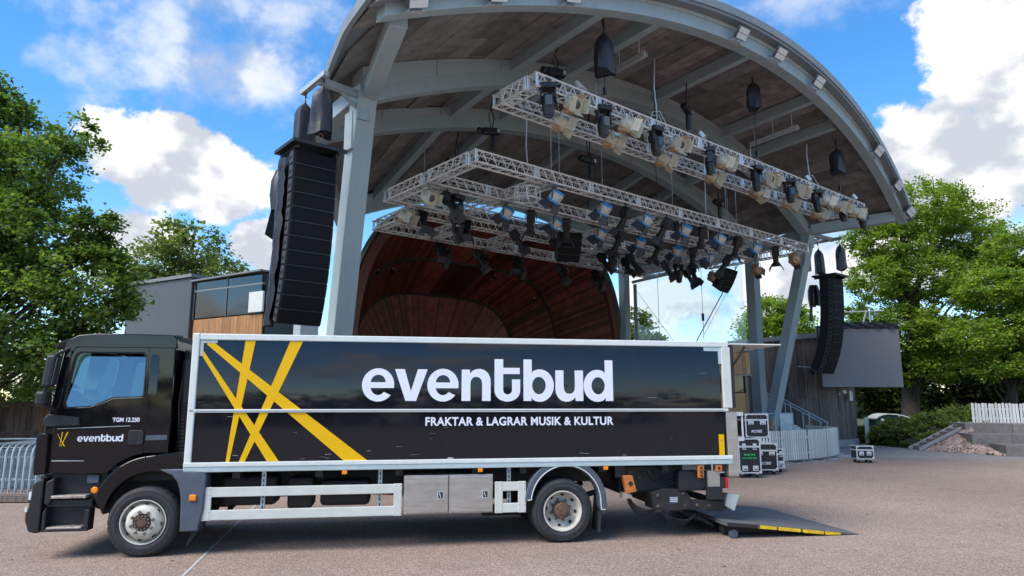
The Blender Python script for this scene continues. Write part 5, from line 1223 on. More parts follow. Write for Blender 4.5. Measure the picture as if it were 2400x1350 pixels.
bag_hoist(1.15, 2.25, 12.15, 1.0, .25, Z1, 12.2, 'black bag over a chain hoist above the middle of the front truss', 5)
bag_hoist(6.6, 2.25, 11.25, 1.05, .30, Z1, 11.5, 'black bag over a chain hoist above the right end of the front truss', 8)
for sg, nm in ((-1, 'left'), (1, 'right')):
    bag_hoist(sg * 11.95, -.35, 8.98, 1.28, .25, 7.5, 9.05, 'front black bag hoist above the ' + nm + ' loudspeaker column', 11 + sg)
    bag_hoist(sg * 11.95, -1.3, 8.95, 1.32, .25, 7.5, 9.05, 'rear black bag hoist above the ' + nm + ' loudspeaker column', 15 + sg)
def hoist(u, v, z, zdown, label, turn=0):
    t = thing('black_chain_hoist', label, 'chain hoist', S(u, v, z), SR + R(turn), 'bare black chain hoists under the roof')
    b = MB().box(-.30, .24, -.10, .10, -.10, .10); o = b.build('motor', M['blackmetal'], t, bevel=.04)
    MB().lathe([(.08, 0), (.11, .03), (.11, .12), (.08, .15)], (-.30, 0, 0), (-1, 0, 0), 14).build('motor_cap', M['blackmetal'], o)
    MB().box(.14, .22, -.104, -.098, -.05, .06).build('label_plate', M['alu2'], o)
    up = ceil(u, v) - .4 - z
    c = MB(); c.path([(0, 0, .08), (.06, .03, up * .4), (-.05, 0, up * .7), (.03, 0, up)], .02, 5); c.path([(-.04, 0, .08), (-.1, .03, up * .5), (.05, 0, up)], .014, 5); c.build('sling', M['blackmetal'], t)
    g = MB().lathe([(.05, 0), (.085, -.06), (.08, -.45), (.05, -.50)], (.06, 0, -.1), (0, 0, 1), 12).build('chain_bag', M['blackbag'], t)
    d = MB(); d.tube((-.06, 0, -.1), (-.06, 0, zdown - z + .2), .011, 5); d.box(-.09, -.03, -.03, .03, zdown - z + .2, zdown - z + .36); d.build('load_chain', M['blackmetal'], t)
    k = MB(); q = zdown - z; k.path([(-.06, 0, q + .2), (-.02, 0, q + .13), (-.06, 0, q + .03), (-.10, 0, q + .13), (-.06, 0, q + .2)], .011, 5); k.build('shackle', M['chain'], t)
HO = [(-5.9, -2.1, 9.9, Z2, 'left of the middle grid over its centre line'), (-5.6, -4.3, 9.55, Z2, 'left of the middle grid over its rear line'), (-6.2, 1.0, 10.45, Z1, 'above the left end of the front rig'),
      (-.6, 1.0, 11.0, Z1, 'above the middle of the front rig'), (-1.8, -2.1, 9.95, Z2, 'near the centre of the middle grid'), (-.9, 0, 10.0, Z2, 'over the front line of the middle grid, centre'), (5.6, -2.1, 9.85, Z2, 'right of the middle grid over its centre line'), (5.5, -4.2, 9.5, Z2, 'right of the middle grid over its rear line')]
for i, (u, v, z, zd, w_) in enumerate(HO): hoist(u, v, z, zd, 'black chain hoist with hanging chain bag, ' + w_, (i * 37) % 60 - 30)
def basket(u, v, z, label, cone=True):
    t = thing('cable_basket', label, 'cable basket', S(u, v, z), SR, 'white wire cable baskets')
    def ring_(r, zz): return [(r * math.cos(a), r * math.sin(a), zz) for a in np.linspace(0, 2 * math.pi, 17)]
    m = MB()
    for r_, zz in ((.34, 0), (.34, .28)) + (((.14, .72),) if cone else ()): m.path(ring_(r_, zz), .013, 5)
    m.build('hoop', M['white'], t)
    for k in range(8):
        a = k / 8 * 2 * math.pi; b = MB(); b.tube((.34 * math.cos(a), .34 * math.sin(a), 0), (.34 * math.cos(a), .34 * math.sin(a), .28), .011, 5)
        if cone and k % 2 == 0: b.tube((.34 * math.cos(a), .34 * math.sin(a), .28), (.14 * math.cos(a), .14 * math.sin(a), .72), .011, 5)
        b.build('stay', M['white'], t)
    c = MB(); c.path([(0, 0, 0), (.03, 0, .8), (-.02, .02, 1.5), (.02, 0, max(1.6, ceil(u, v) - .5 - z))], .022, 6); c.build('cable_bundle', M['alu2'], t)
basket(-3.0, 1.65, Z1, 'white wire cable basket on top of the front rig left of its middle')
basket(5.6, 1.65, Z1, 'white wire cable basket on top of the front rig near its right end')
basket(-6.1, -.3, Z2 - .78, 'white wire cable basket under the front left of the middle grid', False)
basket(3.7, -1.4, Z2 - .75, 'white wire cable basket under the right half of the middle grid', False)
# steel hanging rods of the grids
for i, (u, v, zt_2, zb) in enumerate([(-5.5, 0, 11.2, Z2), (-5.2, 0, 11.2, Z2), (-.2, 0, 12, Z2), (2.8, 0, 11.9, Z2), (3.6, -.1, 11.6, Z2), (-1.2, -2.1, 11.6, Z2), (6.2, -2.1, 10.9, Z2), (-6.9, -4.2, 10.6, Z2)]):
    r_ = thing('hanging_rod', 'thin steel hanging rod, {} of those holding the middle grid'.format(ORD[i]), 'rod', S(u, v, zb), SR, 'hanging rods of the middle grid')
    MB().tube((0, 0, 0), (0, 0, min(zt_2, ceil(u, v) - .05) - zb), .012, 6).build('rod', M['galv'], r_)
    MB().box(-.05, .05, -.05, .05, -.03, .03).build('clamp', M['alu2'], r_)

# ------------------------------------------------------------------ line arrays
def line_array(name, label, loc, rz_, n, W, H, D, angs, plate_=True, cover=False):
    t = thing(name, label, 'loudspeaker', loc, rz_)
    T = Matrix.Translation((0, 0, -.12)); tot = 0
    if plate_:
        p_ = MB(); p_.box(-W / 2 - .12, W / 2 + .12, -.12 - D * .2, D + .25, -.10, -.02); p_.box(-W / 2, -W / 2 + .08, -.1, D + .2, -.18, -.1); p_.box(W / 2 - .08, W / 2, -.1, D + .2, -.18, -.1); p_.build('flying_frame', M['blackmetal'], t, bevel=.01)
        T = Matrix.Translation((0, 0, -.19))
    for i in range(n):
        tot += angs[i]; 
        Tm = T @ Matrix.Rotation(R(angs[i]), 4, 'X')
        hb = H * .36
        def tr(mb): mb.v = [tuple(Tm @ Vector(p)) for p in mb.v]; return mb
        c = tr(MB().hexa([(-W / 2, 0, -H - .002), (W / 2, 0, -H - .002), (W / 2, 0, 0), (-W / 2, 0, 0)], [(-W / 2 + .04, D, -H + .012), (W / 2 - .04, D, -H + .012), (W / 2 - .04, D, -.002), (-W / 2 + .04, D, -.002)])).build('cabinet', M['speakerside'], t, bevel=.008)
        tr(MB().box(-W / 2 + .03, W / 2 - .03, -.02, -.001, -H + .022, -.012)).build('grille', M['speaker'], c, bevel=.006)
        tr(MB().box(-W / 2 + .02, W / 2 - .02, -.026, -.018, -H + .004, -H + .016)).build('grille_edge', M['barn'], c)
        for s_ in (-1, 1):
            sp_ = tr(MB().box(s_ * W / 2 - .012 if s_ < 0 else W / 2, s_ * W / 2 if s_ < 0 else W / 2 + .012, .02, .20, -H + .03, -.02)).build('rigging_plate', M['barn'], c)
            tr(MB().box(-W / 2 - .016 if s_ < 0 else W / 2 + .010, -W / 2 - .010 if s_ < 0 else W / 2 + .016, .07, .10, -H + .12, -.11)).build('rigging_slot', M['speaker'], c)
            tr(MB().box(-W / 2 - .016 if s_ < 0 else W / 2 + .010, -W / 2 - .010 if s_ < 0 else W / 2 + .016, .13, .16, -H + .10, -.13)).build('rigging_slot', M['speaker'], c)
        T = Tm @ Matrix.Translation((0, 0, -H))
    return t
AN = [.4, .5, .7, .9, 1.1, 1.4, 1.7, 2.0, 2.3, 2.6, 3.0, 3.4]
line_array('line_array', 'tall black loudspeaker column hanging at the left stage column', S(-11.95, -.55, 7.52), SR + R(0), 12, .98, .312, .60, AN)
line_array('line_array', 'tall black loudspeaker column hanging at the right stage column', S(11.95, -.55, 7.52), SR + R(0), 12, .98, .35, .60, [a_ * 1.35 for a_ in AN])
line_array('small_line_array', 'short black loudspeaker cluster under the middle of the grid', S(-2.3, -2.5, 7.62), SR + R(-25), 4, .78, .25, .45, [14, 4, 5, 6], False)
line_array('small_line_array', 'short black loudspeaker cluster under the right end of the grid', S(6.75, -2.3, 7.45), SR + R(10), 4, .80, .25, .45, [22, 4, 5, 6], False)
for i, (u, v) in enumerate(((-2.6, -2.3), (-2.0, -2.7), (6.5, -2.2), (7.0, -2.4))):
    r_ = thing('speaker_wire', ('left' if i % 2 == 0 else 'right') + ' thin steel wire holding the ' + ('middle' if i < 2 else 'right') + ' loudspeaker cluster', 'wire', S(u, v, 7.45), SR)
    MB().tube((0, 0, 0), (0, 0, .75), .008, 5).build('wire', M['galv'], r_); MB().box(-.02, .02, -.02, .02, .0, .05).build('shackle', M['chain'], r_)
# rain covers hanging behind the left and right columns
for sg, nm in ((-1, 'left'), (1, 'right')):
    t = thing('speaker_cover', 'rolled black rain cover behind the ' + nm + ' loudspeaker column', 'cover', S(sg * 12.15, -1.75, 7.2), SR)
    pts = [(.30 * math.cos(a), .30 * math.sin(a) * .8) for a in np.linspace(.3, 5.6, 20)]
    MB().grid([[(x * k, y * k, z) for x, y in pts] for z, k in ((0, .7), (-.25, 1.0), (-.6, 1.05), (-.95, .9))]).build('cloth_roll', M['blackbag'], t, smooth=True)
    MB().add([(-.2, .1, -.7), (.15, .15, -.7), (.1, .2, -1.7), (-.35, .1, -1.5)], [(0, 1, 2, 3)]).build('cloth_tail', M['blackbag'], t)
    if sg < 0:
        e = thing('cloth_edge_cover', 'crumpled black cloth strip down the back edge of the left loudspeaker column', 'cover', S(-11.95, -.55, 7.52), SR)
        rr_ = random.Random(3); rows = []
        for k in range(25):
            z = -.3 - k * .15; y = .66 + .30 * (k / 24) ** 2.2 * 2.4 * .5; rows.append([(-.55 + rr_.uniform(-.03, .03), y - .34 + rr_.uniform(-.03, .03), z), (-.60 + rr_.uniform(-.03, .02), y - .15, z), (-.55, y + .05 + rr_.uniform(-.03, .03), z), (-.3, y + .1, z)])
        MB().grid(rows).build('cloth_strip', M['blackbag'], e, smooth=True)
# small lamps fixed inside the shell
for i, (u, v, z) in enumerate(((-5.3, -9.8, 6.9), (-4.0, -11.0, 7.3), (1.5, -11.3, 7.7), (3.9, -11.3, 6.9))):
    t = thing('shell_lamp', 'small black lamp fixed inside the wooden shell, {} from the left'.format(ORD[i]), 'lamp', S(u, v, z), SR, 'lamps inside the shell')
    MB().lathe([(.06, .1), (.09, .06), (.09, -.1), (.07, -.12)], (0, 0, -.1), (0, -.7, -.7), 12).build('housing', M['blackmetal'], t); MB().tube((0, .05, .1), (0, 0, -.1), .02, 6).build('bracket', M['alu2'], t)
# ------------------------------------------------------------------ hanging led screen
sn = thing('led_screen', 'large dark grey screen hanging in front of the round timber building', 'screen', (15.85, 31.4, 0), R(5))
MB().box(-1.92, 1.87, 0, .12, 2.70, 5.36).build('screen_panel', M['screen'], sn)
MB().box(-1.95, 1.89, .13, .25, 2.68, 5.45).build('screen_frame', M['chassis'], sn)
g_ = [[(x, -.04 - .05 * math.sin(j * 2.1 + x * 9), 5.33 + j * .075 + .02 * math.sin(x * 11 + j)) for x in np.linspace(-1.8, 1.87, 44)] for j in range(5)]
MB().grid(g_).build('rolled_cover', M['blackbag'], sn, smooth=True)
for x in (-1.0, .67): MB().tube((x, .2, 5.4), (x, .2, 6.15), .03, 6).build('hanger', M['galv'], sn)
MB().tube((-.9, .2, 6.1), (1.35, .2, 6.2), .035, 6).build('top_tube', M['bracket'], sn); MB().tube((.28, .2, 5.5), (.5, .2, 6.16), .035, 6).build('brace', M['bracket'], sn)
for x, z in ((-1.2, 3.2), (-1.2, 4.7), (.3, 3.2), (.3, 4.7)): MB().bar((x, .25, z), (x, 1.6, z), .08, .08).build('wall_arm', M['chassis'], sn)

sb = thing('side_boom_lamp', 'small black lamp on a thin boom at the right stage column', 'lamp', S(10.9, -2.0, 3.55), SR)
MB().tube((-.1, 0, 0), (2.0, .1, .0), .02, 6).build('boom', M['alu2'], sb); MB().lathe([(.05, .12), (.10, .08), (.10, -.12), (.08, -.15)], (1.2, .05, -.22), (0, -.6, -.8), 12).build('lamp_head', M['blackmetal'], sb); MB().tube((1.2, .06, 0), (1.2, .05, -.15), .02, 6).build('lamp_hook', M['blackmetal'], sb)

# ------------------------------------------------------------------ flight cases
def case(label, x, y, z, w_, d_, h, rz_, style='robe', castors=True, lid=.22, text=None):
    t = thing('flight_case', label, 'flight case', (x, y, z), rz_, 'flight cases behind the truck')
    z0 = .13 if castors else .0
    b = MB().box(0, w_, 0, d_, z0, z0 + h).build('case_body', M['case'], t)
    e = .032
    fr = MB()
    for yy in (-.004, d_ + .004 - e):
        for zz in (z0 - .004, z0 + h - e + .004): fr.box(-.004, w_ + .004, yy, yy + e, zz, zz + e)
        for xx in (-.004, w_ + .004 - e): fr.box(xx, xx + e, yy + .001, yy + e - .001, z0 + e, z0 + h - e)
    for xx in (-.004, w_ + .004 - e):
        for zz in (z0 - .004, z0 + h - e + .004): fr.box(xx + .001, xx + e - .001, e, d_ - e, zz + .001, zz + e - .001)
    fr.build('edge_extrusion', M['alu2'], t)
    zl = z0 + h - lid
    lp = MB(); lp.box(-.006, w_ + .006, -.010, .006, zl - .022, zl + .022); lp.box(-.010, .006, .0, d_, zl - .021, zl + .021); lp.box(w_ - .006, w_ + .010, .0, d_, zl - .021, zl + .021); lp.build('lid_joint', M['alu2'], t)
    for xx in (.0, w_):
        for zz in (z0, z0 + h):
            MB().lathe([(.045, -.012), (.04, .012)], (xx + (.03 if xx == 0 else -.03), -.004, zz + (.03 if zz == z0 else -.03)), (0, -1, 0), 10).build('ball_corner', M['alu2'], t)
    def dish(xx, zz, ww, hh):
        o = MB().box(xx - ww / 2, xx + ww / 2, -.012, .0, zz - hh / 2, zz + hh / 2).build('latch_dish', M['alu2'], t, bevel=.008)
        MB().box(xx - ww * .34, xx + ww * .34, -.015, -.011, zz - hh * .3, zz + hh * .05).build('dish_recess', M['galv'], o); MB().box(xx - ww * .3, xx + ww * .3, -.018, -.013, zz - hh * .34, zz - hh * .2).build('handle_bar', M['chassis'], o)
    if style == 'martin':
        for xx in (w_ * .26, w_ * .74): dish(xx, zl, .10, .17); dish(xx, z0 + .13, .15, .14)
    elif style == 'low':
        for xx in (w_ * .28, w_ * .72): dish(xx, z0 + h * .42, .15, .13)
    else:
        for xx in (w_ * .24, w_ * .76): dish(xx, z0 + h * .62, .16, .10)
        for k in range(3):
            for zz in (zl + .06, zl + .12): MB().lathe([(.008, 0), (.005, -.006)], (w_ * (.3 + k * .2), 0, zz), (0, 1, 0), 6).build('rivet', M['alu2'], t)
    if castors:
        for xx in (.09, w_ - .09):
            for yy in (.09, d_ - .09):
                c = MB().lathe([(.03, -.02), (.052, -.016), (.052, .016), (.03, .02)], (xx, yy, .052), (.9, .4, 0), 14).build('castor', M['plastic'], t); MB().box(xx - .04, xx + .04, yy - .04, yy + .04, .09, .128).build('castor_fork', M['alu2'], c)
                MB().lathe([(.022, -.024), (.022, .024)], (xx, yy, .052), (.9, .4, 0), 10).build('castor_hub', M['greyplastic'], c)
    if text == 'robe':
        lettering('case_lettering', 'ROBE', w_ * .24, z0 + h * .21, w_ * .48, .075, M['letter'], t, y=-.004, bold=.012, shear=.25, th=.003)
    if text == 'martin':
        lettering('case_lettering', 'MARTIN', w_ * .24, z0 + h * .50, w_ * .50, .052, M['green'], t, y=-.004, bold=.02, th=.003); lettering('case_lettering', 'MAC ULTRA PERF', w_ * .17, z0 + h * .41, w_ * .64, .045, M['green'], t, y=-.004, bold=.015, th=.003)
    return t
case('tall black flight case with green lettering nearest the truck tail', 6.12, 19.15, 0, .60, .75, .92, R(1), 'martin', text='martin')
case('black flight case with green lettering seen under the truck tail', 5.42, 19.3, 0, .60, .75, .92, R(1), 'martin', text='martin')
case('black flight case with white lettering at the bottom of the stack', 6.83, 20.0, 0, .66, .70, .74, R(1), text='robe', lid=.2)
case('black flight case with white lettering on top of the stack', 6.62, 19.98, 1.03, .66, .70, .66, R(1), castors=False, text='robe', lid=.17)
sp_ = thing('castor_board', 'pale slotted board between the two stacked flight cases', 'board', (6.66, 20.0, .875), R(1))
MB().box(0, .68, 0, .7, 0, .02).build('board', M['alu2'], sp_); MB().box(0, .68, 0, .7, .13, .15).build('top_board', M['alu2'], sp_)
for k in range(8): MB().box(.02 + k * .085, .07 + k * .085, .0, .68, .02, .13).build('spacer', M['picket'], sp_)
case('small black flight case at the right of the stack', 7.62, 20.75, 0, .34, .6, .55, R(1), 'martin', lid=.16)
case('low white edged flight case standing alone on the open square', 11.62, 23.9, 0, .56, .5, .44, R(-4), 'low', lid=.14)

# ------------------------------------------------------------------ picket fences
def picket_mesh(h, w_=.075, d=.02):
    return MB().prism([(0, 0), (w_, 0), (w_, h - .03), (w_ * .7, h), (w_ * .3, h), (0, h - .03)], 0, d)
pk = picket_mesh(.98).mesh('picket'); pk.materials.append(M['picket']); pk2 = picket_mesh(.86, .10).mesh('picket'); pk2.materials.append(M['picket'])
def fence_panel(p, q, label, group, me, step, z=0, feet=True, h=.98, jit=.0, seed=1):
    p = Vector(p); q = Vector(q); L_ = (q - p).length; a = math.atan2(q.y - p.y, q.x - p.x)
    t = thing('picket_fence_panel', label, 'fence', (p.x, p.y, z), a, group); r_ = random.Random(seed)
    n = int(L_ / step)
    for i in range(n): put('picket', me, None, t, loc=(i * step, -.02, .10 + r_.uniform(-jit, jit)), rot=(0, r_.uniform(-jit, jit), 0))
    for zz in (.28, h - .18): MB().box(0, L_ - .04, .003, .035, zz, zz + .06).build('rail', M['picket'], t)
    if feet:
        for x in (.25, L_ - .3): MB().bar((x, -.45, .02), (x, .45, .02), .07, .03).build('foot', M['galv'], t); MB().box(x - .02, x + .02, .03, .07, 0, h).build('post', M['galv'], t)
    else:
        for x in (.3, L_ - .3): MB().box(x - .06, x + .06, .03, .1, -.15, h + .05).build('post', M['picket'], t)
fp_ = [(7.9, 22.9), (9.0, 23.65), (10.25, 24.45), (11.35, 25.45), (12.35, 26.75), (12.6, 28.2), (12.3, 29.6)]
nms = ['hidden partly behind the flight cases', 'right beside the flight cases', 'second to the right of the flight cases', 'third to the right of the flight cases', 'bending away towards the timber wall', 'end on at the timber wall']
for i, (a_, b_) in enumerate(zip(fp_, fp_[1:])): fence_panel(a_, b_, 'pale grey picket barrier panel, ' + nms[i], 'portable picket barriers before the stage', pk, .118, seed=i)
tx = [(20.35, 31.1), (22.2, 30.7), (24.2, 30.2), (26.2, 29.6), (28.2, 29.0)]
nt_ = ['left end above the stone stair', 'second from the stair', 'third from the stair', 'at the right edge of the view']
for i, (a_, b_) in enumerate(zip(tx, tx[1:])): fence_panel(a_, b_, 'weathered picket fence on the granite terrace, ' + nt_[i], 'picket fence on the terrace', pk2, .135, z=1.02, feet=False, h=.86, jit=.02, seed=20 + i)
# small white gate post beside the timber wall
gt = thing('gate_post', 'pale slatted gate end at the corner of the timber wall', 'gate', (17.0, 33.9, 0), R(40))
for k in range(3): MB().box(k * .16, k * .16 + .1, 0, .03, .1, 1.3).build('slat', M['picket'], gt)
for zz in (.35, 1.0): MB().box(0, .42, .032, .06, zz, zz + .07).build('rail', M['picket'], gt)

# ------------------------------------------------------------------ crowd barriers parked in a row
def barrier(x, y, label, seed):
    t = thing('crowd_barrier', label, 'barrier', (x, y, 0), R(97), 'crowd barriers stacked beside the truck cab')
    L_, h = 2.2, 1.12; r_ = .02
    f = MB(); f.path([(0, 0, .05), (0, 0, h - .22), (.03, 0, h - .1), (.10, 0, h - .03), (.22, 0, h), (L_ - .22, 0, h), (L_ - .10, 0, h - .03), (L_ - .03, 0, h - .1), (L_, 0, h - .22), (L_, 0, .05)], .021, 8); f.build('frame', M['galv'], t, smooth=True)
    for zz in (.22, h - .14): MB().tube((0, 0, zz), (L_, 0, zz), .014, 6).build('rail', M['galv'], t)
    for k in range(14): MB().tube((.15 + k * .146, 0, .22), (.15 + k * .146, 0, h - .14), .008, 5).build('bar', M['galv'], t)
    for zz in (.40, h - .25):
        k = MB(); k.path([(0, 0, zz), (-.02, .09, zz), (-.02, .10, zz - .02), (-.02, .10, zz - .2)], .010, 5); k.build('hook', M['galv'], t)
    MB().bar((.12, -.24, .03), (.12, .24, .03), .05, .03).build('foot', M['galv'], t)
for i in range(10):
    barrier(-11.05 + i * .125, 14.9 + i * .02, ('leftmost' if i == 0 else ORD[i] + ' from the left') + ' galvanised crowd barrier in the row beside the cab', i)
bs = thing('barrier_cart', 'low grey timber sled under the crowd barriers', 'cart', (-11.3, 14.8, 0), R(2))
for k in range(2): MB().box(0, 1.5, -.35 + k * .3, -.2 + k * .3, .02, .14).build('skid', M['oldwood'], bs)
# one barrier standing open at the far left
t = thing('long_barrier', 'single galvanised barrier standing lengthwise at the left edge', 'barrier', (-13.6, 16.8, 0), R(3))
MB().path([(0, 0, .05), (0, 0, 1.05), (.1, 0, 1.15), (2.3, 0, 1.15), (2.4, 0, 1.05), (2.4, 0, .05)], .021, 8).build('frame', M['galv'], t, smooth=True)
MB().tube((0, 0, .95), (2.4, 0, .95), .014, 6).build('rail', M['galv'], t); MB().tube((0, 0, .22), (2.4, 0, .22), .014, 6).build('rail', M['galv'], t)
for k in range(16): MB().tube((.1 + k * .148, 0, .22), (.1 + k * .148, 0, .95), .008, 5).build('bar', M['galv'], t)

# ------------------------------------------------------------------ wooden gates at the far left
def gate(x, y, w_, h, m, label, rz_):
    t = thing('board_gate', label, 'gate', (x, y, 0), rz_)
    n = max(3, int(w_ / .14))
    for i in range(n): MB().box(i * w_ / n, (i + 1) * w_ / n - .008, 0, .03, .08, h - .03 * ((i * 7) % 3) * .3).build('board', m, t)
    for zz in (.35, h * .55, h - .15): MB().box(.02, w_ - .02, -.03, -.001, zz, zz + .1).build('ledge', m, t)
    for xx in (-.11, w_ + .01): MB().box(xx, xx + .1, -.03, .07, 0, h + .05).build('post', m, t)
    MB().tube((w_ * .12, -.05, h * .5), (w_ * .24, -.05, h * .5), .015, 6).build('handle', M['galv'], t)
gate(-14.0, 19.3, .95, 2.05, M['oldwood'], 'dark weathered board gate beneath the oak', R(6))
gate(-12.9, 19.4, .62, 1.98, M['brownwood'], 'brown ledged board gate next to the truck mirror', R(6))
gate(-16.2, 19.1, 2.0, 1.7, M['oldwood'], 'low dark board fence at the far left edge', R(4))
yh = thing('yellow_house', 'yellow ochre house glimpsed between the oak and the gates', 'house', (-17.5, 27, 0), R(8))
MB().box(0, 5.2, 0, 5, 0, 2.9).build('wall', M['woodpale'], yh); MB().prism([(-.3, 2.9), (5.5, 2.9), (2.6, 4.2)], -.2, 5.2).build('roof', M['deck'], yh); MB().box(3.4, 4.1, -.03, .02, 1.3, 2.5).build('window', M['darkglass'], yh)

# ------------------------------------------------------------------ green cabin behind the hedge
tc_ = thing('green_cabin', 'small dark green cabin with curved white roof beyond the hedge', 'cabin', (19.7, 38.0, 0), R(-6))
MB().box(0, 1.75, 0, 1.2, 0, 1.12).build('wall', M['cabgreen'], tc_)
MB().sweep([[(x, -.06, z0), (x, 1.26, z0), (x, 1.26, z0 + .05), (x, -.06, z0 + .05)] for x, z0 in [(-.05, 1.12), (.1, 1.24), (.3, 1.33), (.6, 1.38), (1.0, 1.36), (1.4, 1.28), (1.82, 1.14)]]).build('roof', M['cabwhite'], tc_, smooth=True)
MB().prism([(.0, 1.12), (.1, 1.22), (.3, 1.31), (.6, 1.36), (1.0, 1.34), (1.4, 1.26), (1.75, 1.12)], .02, .06).build('gable', M['cabgreen'], tc_)
MB().lathe([(.09, 0), (.09, .01)], (.3, -.012, 1.08), (0, 1, 0), 14).build('round_sign', M['cabwhite'], tc_)
for x in (.85, .95, 1.05, 1.45, 1.55): MB().box(x, x + .06, -.012, -.002, 1.0, 1.06).build('vent', M['cabwhite'], tc_)
# ------------------------------------------------------------------ trees
def leaves(name, m, parent, lobes, n, size, seed, per=90, clump=.30, droop=.25, shellbias=.5):
    g = np.random.default_rng(seed); L_ = np.array(lobes, float)
    wgt = (L_[:, 3] * L_[:, 4] * L_[:, 5]) ** (2 / 3); wgt /= wgt.sum(); K = max(4, n // per)
    li = g.choice(len(L_), K, p=wgt); d = g.normal(size=(K, 3)); d /= np.linalg.norm(d, axis=1)[:, None]
    rad = g.random(K) ** (1 / 3) * (1 - shellbias) + shellbias * (.75 + .3 * g.random(K))
    c = L_[li, :3] + d * L_[li, 3:] * rad[:, None]
    cr = clump * (.55 + .9 * g.random(K)) * L_[li, 3:].mean(1) ** .5
    ci = np.repeat(np.arange(K), per); N_ = len(ci)
    p = c[ci] + g.normal(size=(N_, 3)) * (cr[ci][:, None] * np.array([.62, .62, .36]))
    ax = g.normal(size=(N_, 3)); ax[:, 2] = ax[:, 2] * .5 - droop; ax += (p - L_[li[ci], :3]) / L_[li[ci], 3:] * .5; ax /= np.linalg.norm(ax, axis=1)[:, None]
    nr = g.normal(size=(N_, 3)) * .6 + np.array([0, 0, 1.]); sd = np.cross(ax, nr); sd /= np.linalg.norm(sd, axis=1)[:, None] + 1e-9
    s_ = size * (.6 + .8 * g.random(N_))[:, None]; up = np.cross(sd, ax)
    V = np.stack([p, p + ax * s_ * .5 + sd * s_ * .36 + up * s_ * .06, p + ax * s_, p + ax * s_ * .5 - sd * s_ * .36 + up * s_ * .06], 1).reshape(-1, 3)
    me = bpy.data.meshes.new(name); me.vertices.add(len(V)); me.vertices.foreach_set('co', V.ravel().astype(np.float32))
    me.loops.add(N_ * 4); me.loops.foreach_set('vertex_index', np.arange(N_ * 4, dtype=np.int32))
    me.polygons.add(N_); me.polygons.foreach_set('loop_start', np.arange(0, N_ * 4, 4, dtype=np.int32)); me.polygons.foreach_set('loop_total', np.full(N_, 4, np.int32))
    me.update(); me.validate()
    return put(name, me, m, parent)
def tree(name, label, base, lobes, n, size, m, seed, r0=.22, group=None, per=90, clump=.30, lean=(0, 0), **k):
    """lobes given in world coordinates"""
    B = Vector(base); t = thing(name, label, 'tree', B, 0, group); r_ = random.Random(seed)
    lb = [(x - B.x, y - B.y, z - B.z, a, b, c) for x, y, z, a, b, c in lobes]
    top = max(q[2] for q in lb); cx = sum(q[0] for q in lb) / len(lb); cy = sum(q[1] for q in lb) / len(lb)
    tr_ = MB(); path = [Vector((0, 0, -.1)), Vector((lean[0] * .2, lean[1] * .2, top * .2)), Vector((cx * .35 + lean[0], cy * .35 + lean[1], top * .45)), Vector((cx * .6, cy * .6, top * .7)), Vector((cx * .8, cy * .8, top))]
    rad = [r0 * 1.25, r0, r0 * .75, r0 * .42, r0 * .1]
    tr_.path(path, rad, 10); o = tr_.build('trunk', M['bark'], t, smooth=True)
    br = MB()
    for q in lb:
        for j in range(3):
            f = min(.9, max(.12, (q[2] / top) * .7 + r_.uniform(-.12, .05))); i = min(int(f * 4), 3); st_ = path[i].lerp(path[i + 1], f * 4 - i)
            e = Vector(q[:3]) + Vector((r_.uniform(-.6, .6) * q[3], r_.uniform(-.6, .6) * q[4], r_.uniform(-.1, .6) * q[5])); md = st_.lerp(e, .5) + Vector((r_.uniform(-.3, .3), r_.uniform(-.3, .3), r_.uniform(-.1, .35)))
            w0 = r0 * .34 * (1 - f * .5); br.path([st_, st_.lerp(md, .5) + Vector((0, 0, .1)), md, e], [w0, w0 * .75, w0 * .5, w0 * .12], 6)
    br.build('branches', M['bark'], t, smooth=True)
    leaves('crown', m, t, lb, n, size, seed, per=per, clump=clump, **k)
    return t
tree('oak_tree', 'dark green oak with lobed foliage towering at the left edge', (-14.6, 18.0, 0),
     [(-14.2, 17.6, 8.8, 1.6, 2.0, 1.3), (-12.2, 17.1, 7.9, 1.1, 1.5, .95), (-11.3, 17.0, 8.9, .55, .8, .45), (-12.0, 17.2, 6.2, 1.5, 1.7, 1.1), (-10.5, 17.0, 6.3, .55, .8, .5), (-10.55, 17, 4.9, 1.1, 1.5, .95), (-12.5, 17, 4.2, 2.0, 1.9, 1.3), (-14.7, 17.5, 6.2, 2.2, 2.4, 1.8),
      (-13.0, 17, 2.7, 1.9, 1.8, .8), (-10.9, 16.8, 3.3, 1.05, 1.2, .75), (-16.3, 18, 8.0, 2.0, 2.4, 2.2), (-15.9, 18, 4.1, 2.2, 2.2, 2.0), (-13.9, 17.3, 9.9, .9, 1.1, .7), (-9.85, 16.9, 4.2, .5, .8, .5), (-10.35, 16.9, 5.6, .45, .7, .4)], 135000, .104, M['oak'], 1, r0=.34, per=100, clump=.24)
tree('ash_tree', 'thin pale leaved tree rising behind the grey side building', (-15.2, 33, 0),
     [(-15.6, 33, 9.4, 1.5, 1.5, 1.2), (-17.2, 33, 8.8, 1.3, 1.4, 1.2), (-14.3, 33, 8.3, 1.2, 1.3, .9), (-17.5, 33, 7.2, 1.6, 1.5, 1.2), (-15.5, 33, 7.4, 1.8, 1.5, 1.0), (-13.2, 33, 7.4, .8, .9, .55), (-16.6, 33, 10.2, .8, .9, .6)], 11000, .19, M['ash'], 2, r0=.2, per=26, clump=.34)
